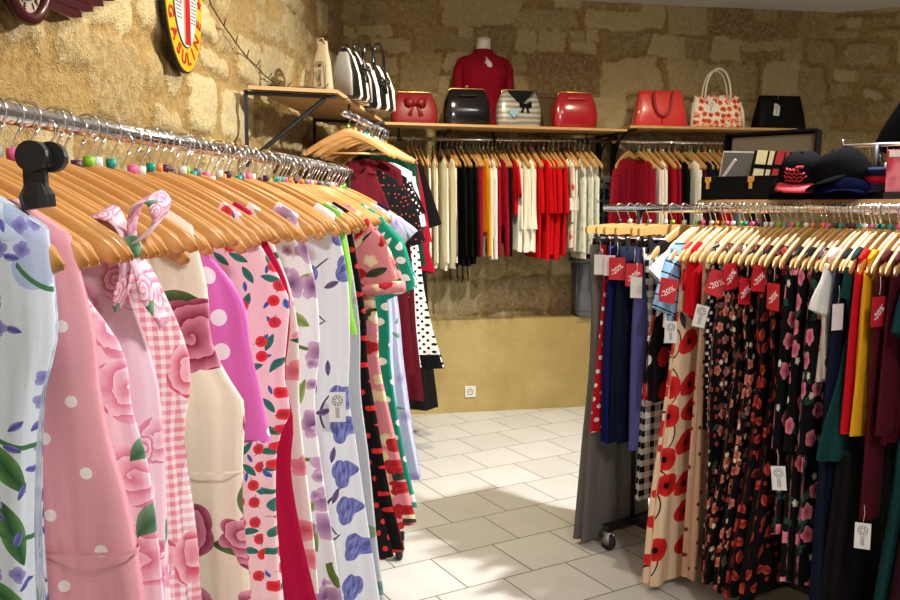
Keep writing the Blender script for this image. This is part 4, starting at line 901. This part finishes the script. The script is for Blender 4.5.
# densify levels
lv=[]
for a,b in zip(lvs,lvs[1:]):
    for q in range(10): lv.append(tuple(a[i]+(b[i]-a[i])*q/10 for i in range(5)))
lv.append(lvs[-1]); vs=[]
for(z,cx,cy,hw,hd) in lv:
    for k_ in range(n):
        a=2*PI*k_/n-PI/2; vs.append((cx+hw*math.copysign(abs(math.cos(a))**.85,math.cos(a)),cy+hd*math.copysign(abs(math.sin(a))**.85,math.sin(a)),z))
fs=[]
for i in range(len(lv)-1):
    for k_ in range(n):
        q=(i*n+k_,i*n+(k_+1)%n,(i+1)*n+(k_+1)%n,(i+1)*n+k_); c=sum((Vector(vs[j]) for j in q),Vector())/4
        if c.y<0 and ((c.x-.008-.2*(.47-c.z))/(.021*min(1,.35+(.485-c.z)*14)))**2+((c.z-.445)/.040)**2<1: continue
        fs.append(q)
mb.add(vs,fs); mb.obj('bodice',FB['jersey'],t_)
for sg_ in(-1,1): MB().tube([(sg_*.11,0,.462),(sg_*.148,.0,.447),(sg_*.170,-.004,.40),(sg_*.180,-.01,.28),(sg_*.188,-.035,.12),(sg_*.175,-.06,.02)],[.042,.043,.042,.038,.034,.03],16).obj('sleeve',FB['jersey'],t_)
MB().tube([(.062*math.cos(a),.005+.056*math.sin(a),.536) for a in [2*PI*i/24 for i in range(25)]],.006,6).obj('collar',FB['jersey'],t_)
M['carton']=plain('brown cardboard','5a4126',.8)
g=thing('carton','brown cardboard box behind the handbags against the back wall','box',onback(553,.15),BRZ)
MB().box((0,0,.115),(.27,.14,.23)).obj('carton_body',M['carton'],g,smooth=False,bevel=.003); MB().box((0,-.02,.232),(.26,.11,.004)).obj('top_flap',M['carton'],g,smooth=False)

# ------------------------------------------------------------------ oval sign, winged emblem, cable on the left wall
NL=Vector((1,-.082)).normalized(); DL=Vector((.082,1)).normalized()
def lwm(Y,z,out): p=wl(Y)+NL*out; return (p.x,p.y,z)
WRZ=math.atan2(DL.y,DL.x)   # local x along the wall away from the camera; local y points into the wall
M['e_yel']=plain('yellow enamel','b8931c',.35); M['e_red']=plain('red enamel','960f14',.35); M['e_white']=plain('white enamel','b5b4b0',.35); M['e_skin']=plain('tan enamel','b9744f',.35)
g=thing('enamel_sign','oval yellow and white enamel sign lettered in red on the left wall','sign',lwm(3.11,2.245,.05),WRZ)
def oval(a,b,n=48): return [(a*math.cos(2*PI*i/n),b*math.sin(2*PI*i/n)) for i in range(n)]
MB().prism(oval(.172,.285),-.006,.006).obj('black_rim',M['black_metal'],g,smooth=False,fix=True)
MB().prism(oval(.166,.279),-.010,-.005).obj('yellow_border',M['e_yel'],g,smooth=False,fix=True)
MB().prism(oval(.108,.198),-.013,-.009).obj('inner_line',M['ink'],g,smooth=False,fix=True)
ce=MB().prism(oval(.104,.194),-.015,-.012).obj('white_centre',M['e_white'],g,smooth=False,fix=True)
hat=MB()
for i in range(22):
    z=.16-.0125*i; w=.104*math.sqrt(max(0,1-(z/.194)**2))-.004
    for x0 in(-1,1): hat.box((x0*(w*.72),-.0155,z),(w*.5,.001,.003))
hat.obj('hatching',M['ink'],ce,smooth=False)
MB().prism([(-.016,-.185),(.030,-.185),(.032,.10),(.014,.17),(-.008,.10)],-.018,-.0145).obj('red_column',M['e_red'],g,smooth=False,fix=True)
MB().prism([(-.022,-.185),(-.014,-.185),(-.006,.10),(-.016,.10)],-.0175,-.0145).prism([(-.060,-.02),(-.045,-.06),(-.03,.0),(-.022,.06),(-.045,.05)],-.0175,-.0145).obj('tan_shape',M['e_skin'],g,smooth=False,fix=True)
for i,chh in enumerate("*GASULINE*"):
    a=math.radians(-175+ (170/9)*i); x,z=.137*math.cos(a),.238*math.sin(a); ta=math.atan2(.238*math.cos(a),-.137*math.sin(a))
    if chh=='*': 
        st=[((.022 if j%2==0 else .009)*math.sin(j*PI/5),(.022 if j%2==0 else .009)*math.cos(j*PI/5)) for j in range(10)]
        MB().prism([(x+u,z+v) for u,v in st],-.013,-.009).obj('star',M['e_red'],g,smooth=False,fix=True); continue
    me=text_mesh(chh,.062,M['e_red'],.001,bold=.0015); o=link('letter',me,g,(x,-.011,z)); o.rotation_euler=(PI/2,0,0); o.rotation_mode='QUATERNION'
    o.rotation_quaternion=(Matrix.Rotation(-ta,3,'Y')@Matrix.Rotation(PI/2,3,'X')).to_quaternion()
for chh,a in (('E',30),('N',12)):
    a=math.radians(a); x,z=.137*math.cos(a),.238*math.sin(a); me=text_mesh(chh,.055,M['e_red'],.001,bold=.0015); o=link('letter',me,g,(x,-.011,z)); o.rotation_mode='QUATERNION'; o.rotation_quaternion=(Matrix.Rotation(-math.radians(80),3,'Y')@Matrix.Rotation(PI/2,3,'X')).to_quaternion()
M['em_red']=plain('oxblood enamel','3a0d14',.25,.3); M['em_tan']=plain('tan band','8d7b68',.4); M['em_blue']=plain('slate blue','2c3240',.4)
g=thing('winged_emblem','dark red round winged emblem at the top left of the wall','sign',lwm(2.125,2.047,.045),WRZ)
rg=[(.088*math.cos(2*PI*i/40),-.012,.104*math.sin(2*PI*i/40)) for i in range(41)]
MB().tube(rg,.016,10,up=(0,1,0)).obj('round_rim',M['em_red'],g)
MB().prism(oval(.078,.092),-.012,.012).obj('tan_band',M['em_tan'],g,smooth=False,fix=True)
MB().prism(oval(.05,.062),-.016,-.010).obj('centre_disc',M['em_blue'],g,smooth=False,fix=True)
for i,chh in enumerate('SINCE 1901'):
    a=math.radians(-165+150/9*i); x,z=.064*math.cos(a),.077*math.sin(a); ta=math.atan2(.077*math.cos(a),-.064*math.sin(a))
    if chh==' ': continue
    o=link('letter',text_mesh(chh,.022,M['em_red'],.0008,bold=.0006),g,(x,-.0135,z)); o.rotation_mode='QUATERNION'; o.rotation_quaternion=(Matrix.Rotation(-ta,3,'Y')@Matrix.Rotation(PI/2,3,'X')).to_quaternion()
for i in range(5):
    MB().prism([(.085,.06-.022*i+.01),(.50-.06*i,.085-.028*i+.01),(.52-.06*i,.07-.028*i),(.47-.06*i,.058-.028*i),(.085,.035-.022*i)],-.014+.002*i,.004).obj('wing_feather',M['em_red'],g,smooth=False,fix=True)
    if i>0: MB().prism([(-.085,.06-.022*i+.01),(-.085,.035-.022*i),(-.40+.06*i,.058-.028*i),(-.44+.06*i,.07-.028*i)],-.014+.002*i,.004).obj('wing_feather',M['em_red'],g,smooth=False,fix=True)
def onwall(px,py,out=.035):
    d=ray(px,py); X0=-1.254+out; t=X0/(d.x-.082*d.y); return Vector((d.x*t,d.y*t,CH+d.z*t))
pts=[onwall(*q) for q in((207,-8),(211,5),(217,15),(224,26),(229,33),(236,43),(241,50),(247,57),(256,66),(262,73),(268,78),(273,82),(277,86))]
pts+=[Vector((-.80,3.80,SH+.012)),Vector((-.72,3.84,SH+.008)),Vector((-.63,3.85,SH+.010)),Vector((-.56,3.87,SH+.004)),Vector((-.49,3.98,SH-.03)),Vector((-.47,4.1,SH+.0)),Vector((-.49,4.25,SH+.006))]
g=thing('light_string','thin dark string light cable running down the left wall onto the shelf','string lights',pts[0])
q=[p-pts[0] for p in pts]; MB().tube(q,.0028,5).obj('cable',M['black_plastic'],g)
for i in(3,5,7,8,10,12,14,16):
    p=q[i]; v=Vector((.012,(-1)**i*.02,.022)); MB().tube([p,p+v*.7,p+v*1.2],.0024,5).obj('bulb_stem',M['black_plastic'],g)

# socket on the low wall
sp=G(470,412); so=P(470,391.5,sp.y); g=thing('wall_socket','small white electrical socket on the low yellow wall','socket',(so.x+BN.x*.001,so.y+BN.y*.001,so.z),BRZ)
M['plas']=plain('white plastic','d9d6cc',.4)
MB().box((0,-.005,0),(.082,.01,.082)).obj('cover_plate',M['plas'],g,smooth=False,bevel=.003)
o=MB().tube([(.021*math.cos(a),-.0105,.021*math.sin(a)) for a in [2*PI*i/24 for i in range(25)]],.002,6).obj('socket_ring',M['ink'],g)
for x in(-.0095,.0095): MB().disc((x,-.0115,0),.003,'y',10,.001).obj('pin_hole',M['ink'],g,smooth=False)
MB().tube([(0,-.01,.012),(0,-.018,.012)],.0025,8).obj('earth_pin',M['steel'],g)

# crates on the ledge by the floral tops
M['crate']=plain('dark grey plastic','565c64',.5); M['bin']=plain('grey plastic','5d6069',.5)
cp=bw(1.02,.11)
def onledge(px,out): 
    k=(px-450)/F; dz=PZ-CH; o=WB+BN*out; t=(k*(o.y*CT-dz*ST)-o.x)/(BDIR.x-k*BDIR.y*CT); p=o+BDIR*t; return Vector((p.x,p.y,PZ))
g=thing('storage_bin','grey plastic bin with a dark rim standing on the low wall','bin',onledge(592,.105),BRZ)
MB().loft([(0,0,0,.12,.075),(.02,0,0,.13,.08),(.40,0,0,.15,.09)],28,.35).obj('bin_body',M['bin'],g); MB().loft([(.40,0,0,.165,.098),(.43,0,0,.165,.098)],28,.35).obj('rim',M['crate'],g)
MB().tube([(-.155,-.105,.42),(-.165,-.11,.05),(.165,-.11,.05),(.155,-.105,.42)],.006,6).obj('wire_frame',M['crate'],g)
bz=PZ+.43; g=thing('folding_crate','dark grey slatted crate stacked on the grey bin, full of goods','crate',onledge(604,.12)+Vector((0,0,.43)),BRZ)
mb=MB()
for z in(.0,.10,.20,.30,.40,.50,.56): mb.box((0,-.10,z+.012),(.25,.012,.022)); mb.box((0,.06,z+.012),(.25,.012,.022)); 
for x in(-.125,-.06,0,.06,.125): mb.box((x,-.10,.29),(.016,.014,.58))
for x in(-.125,.125):
    for z in(.0,.12,.24,.36,.48,.56): mb.box((x,-.02,z+.012),(.014,.16,.022))
mb.box((0,-.02,.006),(.25,.16,.012)); mb.obj('slatted_frame',M['crate'],g,smooth=False,bevel=.002)
MB().box((0,-.02,.25),(.20,.11,.44)).obj('fabric_contents',FB['teal'],g,smooth=False,bevel=.02)
MB().box((-.04,-.085,.35),(.06,.006,.05)).box((.05,-.085,.2),(.05,.006,.06)).obj('coloured_packets',FB['maroon'],g,smooth=False)

# ------------------------------------------------------------------ shelf above the right rail with its goods
def RS(t,off,z): p=RIGHT.a+RIGHT.d*t-RIGHT.x*off; return Vector((p.x,p.y,z))
def rs_px(px,off,z):
    k=(px-450)/F; dz=z-CH; o=RIGHT.a-RIGHT.x*off; return (k*(o.y*CT-dz*ST)-o.x)/(RIGHT.d.x-k*RIGHT.d.y*CT)
TZ=1.512
t0=rs_px(698,.05,TZ); a,b=RS(t0,.05,0),RS(2.1,.05,0); c,d=RS(2.1,.46,0),RS(t0,.46,0)
rsh=shelf('display_shelf','narrow wooden shelf above the right rail holding caps and an open black case',[Vector((p.x,p.y)) for p in(a,b,c,d)],TZ,.02); edge_strip(rsh,(a.x,a.y),(b.x,b.y),.02)
for t in(t0+.06,1.95):
    p=RS(t,.43,0); MB().box((p.x-rsh.location.x,p.y-rsh.location.y,-(TZ-.02)/2),(.03,.03,TZ-.02)).obj('leg',M['black_metal'],rsh,smooth=False)
    p2=RS(t,.07,0); MB().box((p2.x-rsh.location.x,p2.y-rsh.location.y,-(TZ-.02)/2),(.025,.025,TZ-.02)).obj('leg',M['black_metal'],rsh,smooth=False)
RRZ=math.atan2(RIGHT.d.y,RIGHT.d.x)   # local x along rail (to the right), local y behind
def rsthing(name,label,cat,px,off,rz=0.,z=TZ): return thing(name,label,cat,RS(rs_px(px,off,z),off,z),RRZ+rz)
M['velvet']=plain('black case','060607',.6,spec=.12); M['lining']=plain('beige lining','857a62',.8)
CZR=.2
g=rsthing('black_case','open black case with brass latches holding framed cards','case',757,.17,CZR)
W,D,Hh=.37,.20,.092
MB().box((0,-D/2,Hh/2),(W,.008,Hh)).box((0,D/2,Hh/2),(W,.008,Hh)).box((-W/2,0,Hh/2),(.008,D,Hh)).box((W/2,0,Hh/2),(.008,D,Hh)).box((0,0,.004),(W,D,.008)).obj('case_body',M['velvet'],g,smooth=False,bevel=.002)
lid=MB().box((0,D/2+.030,Hh+.09),(W,.006,.18),rx=-.12).box((-W/2,D/2+.005,Hh+.088),(.008,.05,.17),rx=-.12).box((W/2,D/2+.005,Hh+.088),(.008,.05,.17),rx=-.12).box((0,D/2+.018,Hh+.175),(W,.055,.008),rx=-.12).obj('lid',M['velvet'],g,smooth=False)
MB().box((0,D/2+.023,Hh+.09),(W-.03,.004,.15),rx=-.12).obj('lid_lining',M['lining'],lid,smooth=False)
for x in(-.155,.02): MB().box((x,-D/2-.007,Hh-.012),(.026,.006,.02)).box((x,-D/2-.009,Hh-.034),(.014,.006,.03)).tube([(x-.01,-D/2-.012,Hh-.022),(x+.01,-D/2-.012,Hh-.022)],.004,6).obj('latch',M['brass'],g,smooth=False)
cg=g.location; R3=Matrix.Rotation(RRZ+CZR,3,'Z')
def incase(x,y,z): v=R3@Vector((x,y,z)); return cg+v
M['photo']=plain('grey photograph','4a4a4a',.3,bs=25); M['silver']=plain('silver frame','b5b5b2',.3,.6); M['cream_card']=plain('cream card','cdbf93',.5); M['red_card']=plain('red card','a81a24',.5)
def fcard(x,y,label,w,h,fm,im,kind,tilt,rz=0.):
    g=thing('framed_card',label,'framed card',incase(x,y,.010),RRZ+CZR+rz); g.rotation_euler=(-.18,tilt,RRZ+CZR+rz)
    MB().box((0,.004,h/2),(w,.006,h)).obj('backing',fm,g,smooth=False,bevel=.001)
    if kind=='one': MB().box((0,0,h/2),(w-.014,.003,h-.014)).obj('picture',im,g,smooth=False)
    if kind=='four':
        for i in(-1,1):
            for k in(0,1): MB().box((i*w*.21,0,h*.66+ (k-.5)*h*.40),(w*.34,.003,h*.30)).obj('panel',im,g,smooth=False)
    return g
fcard(-.115,.03,'silver framed grey photograph leaning in the black case',.15,.19,M['silver'],M['photo'],'one',.06)
fcard(.0,.02,'dark card with four cream panels in the black case',.12,.185,M['velvet'],M['cream_card'],'four',.10)
fcard(.07,.0,'dark card with red panels in the black case',.085,.18,M['velvet'],M['red_card'],'four',.13)
for i in range(4):
    fcard(.115+.018*i,-.01,['black card right beside the card with red panels','second black card from the red panelled card in the case','third black card from the red panelled card in the case','black card furthest right in the open case'][i],.06,.175,M['velvet'],M['photo'],'one',.16)
MB().obj
g=rsthing('white_card','white card strip leaning out of the left of the black case','card',709,.15,CZR); g.location.z=TZ+.012; g.rotation_euler[1]=.62
MB().box((0,0,.09),(.012,.003,.19)).obj('card_strip',M['card_white'],g,smooth=False)
# caps
def dome(r,h,n=28,m=10,ex=.55):
    mb=MB(); lv=[]
    for i in range(m+1):
        a=PI/2*i/m; lv.append((h*math.sin(a),0,0,r*max(.02,math.cos(a)**ex),r*1.12*max(.02,math.cos(a)**ex)))
    return mb.loft(lv,n,1)
def visor(w,L,drp):
    mb=MB(); vs=[]; n=16
    for i in range(n+1):
        a=PI*(i/n); x=w*math.cos(a)
        vs.append((x,-.075*math.sin(a)**.8-.01,.034)); vs.append((x*.98,-.085*math.sin(a)**.8-L*math.sin(a)**.7-.01,.034-drp*(x/w)**2-.008))
    mb.add(vs,[(2*i,2*i+1,2*i+3,2*i+2) for i in range(n)]); return mb
M['capblk']=plain('black cap cloth',(.006,.006,.007),.95,spec=0.,bump=.2,bs=300); M['capred']=plain('red cap cloth','b01c2c',.8,bump=.2,bs=300); M['capnavy']=plain('navy cap cloth','070a1c',.95,spec=0.,bump=.2,bs=300)
def cap(name,label,px,off,rz,z,mat,vm_,r=.086,h=.125,tilt=(0,0)):
    g=rsthing(name,label,'cap',px,off,rz,z); g.rotation_euler=(tilt[0],tilt[1],RRZ+rz)
    dome(r,h).obj('crown',mat,g); o=visor(.078,.065,.02).obj('visor',vm_,g); o.modifiers.new('t','SOLIDIFY').thickness=.004
    MB().loft([(h-.002,0,0,.008,.008),(h+.005,0,0,.005,.005)],10,1).obj('top_button',mat,g); return g
cp_=cap('baseball_cap','black cap with a red visor and red embroidery on the right shelf',802,.12,.30,TZ+.05,M['capblk'],M['capred'],tilt=(.32,.05))
mb=MB()
for i,(x,z,L) in enumerate([(-.012,.085,.05),(-.004,.073,.07),(0,.060,.078),(-.004,.048,.06),(.012,.094,.025)]):
    pts_=[]
    for k in range(13):
        xx=x-L/2+L*k/12; zz=z+.004*math.sin(k*2.1+i); ca=max(0.02,1-(zz/.125)**2); rr=.086*math.sqrt(ca)**.55; pts_.append((xx,-math.sqrt(max(1e-6,1-min(.95,(xx/rr)**2)))*rr*1.12-.003,zz))
    mb.tube(pts_,.0032,5)
mb.obj('embroidery',M['capred'],cp_)['label']='red embroidered emblem'
cap('baseball_cap','plain black cap lying under the red visored cap',797,.12,.25,TZ,M['capblk'],M['capblk'],h=.10,r=.10)
cap('baseball_cap','navy cap under the tall black hat pile on the right shelf',842,.10,.5,TZ,M['capnavy'],M['capnavy'],r=.10,h=.085)
cap('baseball_cap','large black cap topmost of the hat pile on the right shelf',846,.13,-.3,TZ+.055,M['capblk'],M['capblk'],r=.095,h=.125,tilt=(.25,-.3))
cap('baseball_cap','black cap at the right side of the hat pile',862,.20,.9,TZ,M['capblk'],M['capblk'],r=.10,h=.10)
fb('scarf','1a1c2e'); fb('inkblack','060606',spec=0.); g=rsthing('folded_scarf','folded navy and red cloth beside the hat pile','scarf',882,.18,0.); 
MB().loft([(0,0,0,.10,.07),(.02,0,0,.105,.07),(.045,0,0,.1,.065),(.055,0,0,.09,.06)],28,.5).obj('cloth_fold',FB['scarf'],g); MB().loft([(.055,0,0,.09,.06),(.075,0,0,.095,.062),(.082,0,0,.085,.055)],28,.5).obj('red_fold',FB['deepcrimson'],g); MB().loft([(.082,0,0,.09,.06),(.10,0,0,.095,.062),(.11,0,0,.085,.055)],28,.5).obj('top_fold',FB['navy'],g)
# jewellery stand
g=rsthing('jewellery_stand','black metal T stand hung with small trinkets on the right shelf','stand',874,.33,.2)
MB().box((0,0,.006),(.14,.10,.012)).obj('base',M['black_metal'],g,smooth=False); MB().tube([(0,0,.01),(0,0,.20)],.011,10).obj('stem',M['black_metal'],g)
MB().tube([(-.12,0,.20),(.14,0,.20)],.007,8).tube([(-.12,0,.20),(-.12,0,.225)],.005,6).obj('crossbar',M['steel'],g)
for i in range(11):
    x=-.105+.02*i; zz=.135-.03*(i%3)
    MB().tube([(x,0,.2),(x+.003,-.004,zz+.03)],.0012,4).loft([(zz-.02,x,-.004,.007,.006),(zz,x,-.004,.012,.009),(zz+.03,x,-.004,.005,.005)],8,1).obj('pendant',[M['black_plastic'],M['steel']][i%3==1],g)
M['pinkprint']=None
N=NT('pink printed card'); o=N.obj(); M['pinkprint']=N.fin(N.mix(N.ramp(N.noise(o,14,2).outputs[0],.42,.6),c3('e07f8f'),c3('b02a3f')),.4)
g=rsthing('pink_box','pink and red printed box at the right edge of the shelf','box',901,.10,.35); g.location.z=TZ
MB().box((0,0,.012),(.10,.06,.024)).obj('plinth',M['black_plastic'],g,smooth=False); MB().box((0,0,.0935),(.095,.035,.139)).obj('printed_box',M['pinkprint'],g,smooth=False,bevel=.002); MB().box((0,-.0185,.15),(.08,.002,.02)).obj('white_band',M['card_white'],g,smooth=False)
# black shirt on a wall hook, right edge
kx=(903-450)/F; td=(kx*CR.y*1-CR.x)/(RD.x-kx*RD.y)
g=thing('black_shirt','black short sleeved shirt hanging at the top right edge','shirt',(1.86,3.12,1.62),RRZ)
body(.38,.19,TOP,.03,.07,.05,.02,.01,7,.04,44,20,0,3).obj('body',FB['inkblack'],g)
for s_i in(-1,1): sleeve(s_i,(s_i*.165,.01,.26),.22,[(0,.07),(1,.085)],.028,.45,18,10,4).obj('sleeve',FB['inkblack'],g)
st=thing('shirt_stand','black stand on the right shelf carrying the black shirt','stand',(1.86,3.12,TZ),RRZ)
MB().loft([(0,0,0,.09,.09),(.01,0,0,.085,.085),(.014,0,0,.02,.02)],20,1).obj('base',M['black_metal'],st); MB().tube([(0,0,.01),(0,0,.44)],.008,8).obj('stem',M['black_metal'],st); MB().tube([(-.16,0,.385),(-.09,0,.425),(0,0,.44),(.09,0,.425),(.16,0,.385)],.008,8).obj('shoulder_bar',M['black_metal'],st)

# ------------------------------------------------------------------ light
w=bpy.data.worlds.new('world'); SC.world=w; w.use_nodes=True; w.node_tree.nodes['Background'].inputs[0].default_value=(.9,.85,.75,1); w.node_tree.nodes['Background'].inputs[1].default_value=.0
def lamp(name,ty,loc,en,col,size=.1,tgt=None,spot=None,blend=.5):
    l=bpy.data.lights.new(name,ty); l.energy=en; l.color=col
    if ty=='AREA': l.size=size; l.shape='DISK'
    else: l.shadow_soft_size=size
    if spot: l.spot_size=math.radians(spot); l.spot_blend=blend
    o=link(name,l,None,loc)
    if tgt: o.rotation_euler=(Vector(tgt)-Vector(loc)).to_track_quat('-Z','Y').to_euler()
    return o
WARM=(1,.85,.60); NEU=(1,.975,.95)
lamp('key_spot','SPOT',(1.6,3.3,2.86),500,NEU,.04,(-.3,2.0,.4),160,.4)
lamp('aisle_light','AREA',(.9,.3,2.9),52,NEU,.35,(-.2,1.6,.5))
lamp('back_spot_a','SPOT',(.25,4.3,2.88),150,WARM,.06,(.15,5.3,.5),120,.8)
lamp('back_spot_b','SPOT',(1.5,4.6,2.88),60,WARM,.06,(1.7,6.0,1.0),95,.8)
lamp('left_spot','SPOT',(-.1,2.6,2.88),62,WARM,.06,(-1.0,2.7,1.9),110,.6)
SC.view_settings.view_transform='Standard'; SC.view_settings.look='None'; SC.view_settings.gamma=1; SC.view_settings.exposure=0.0; SC.view_settings.use_curve_mapping=False
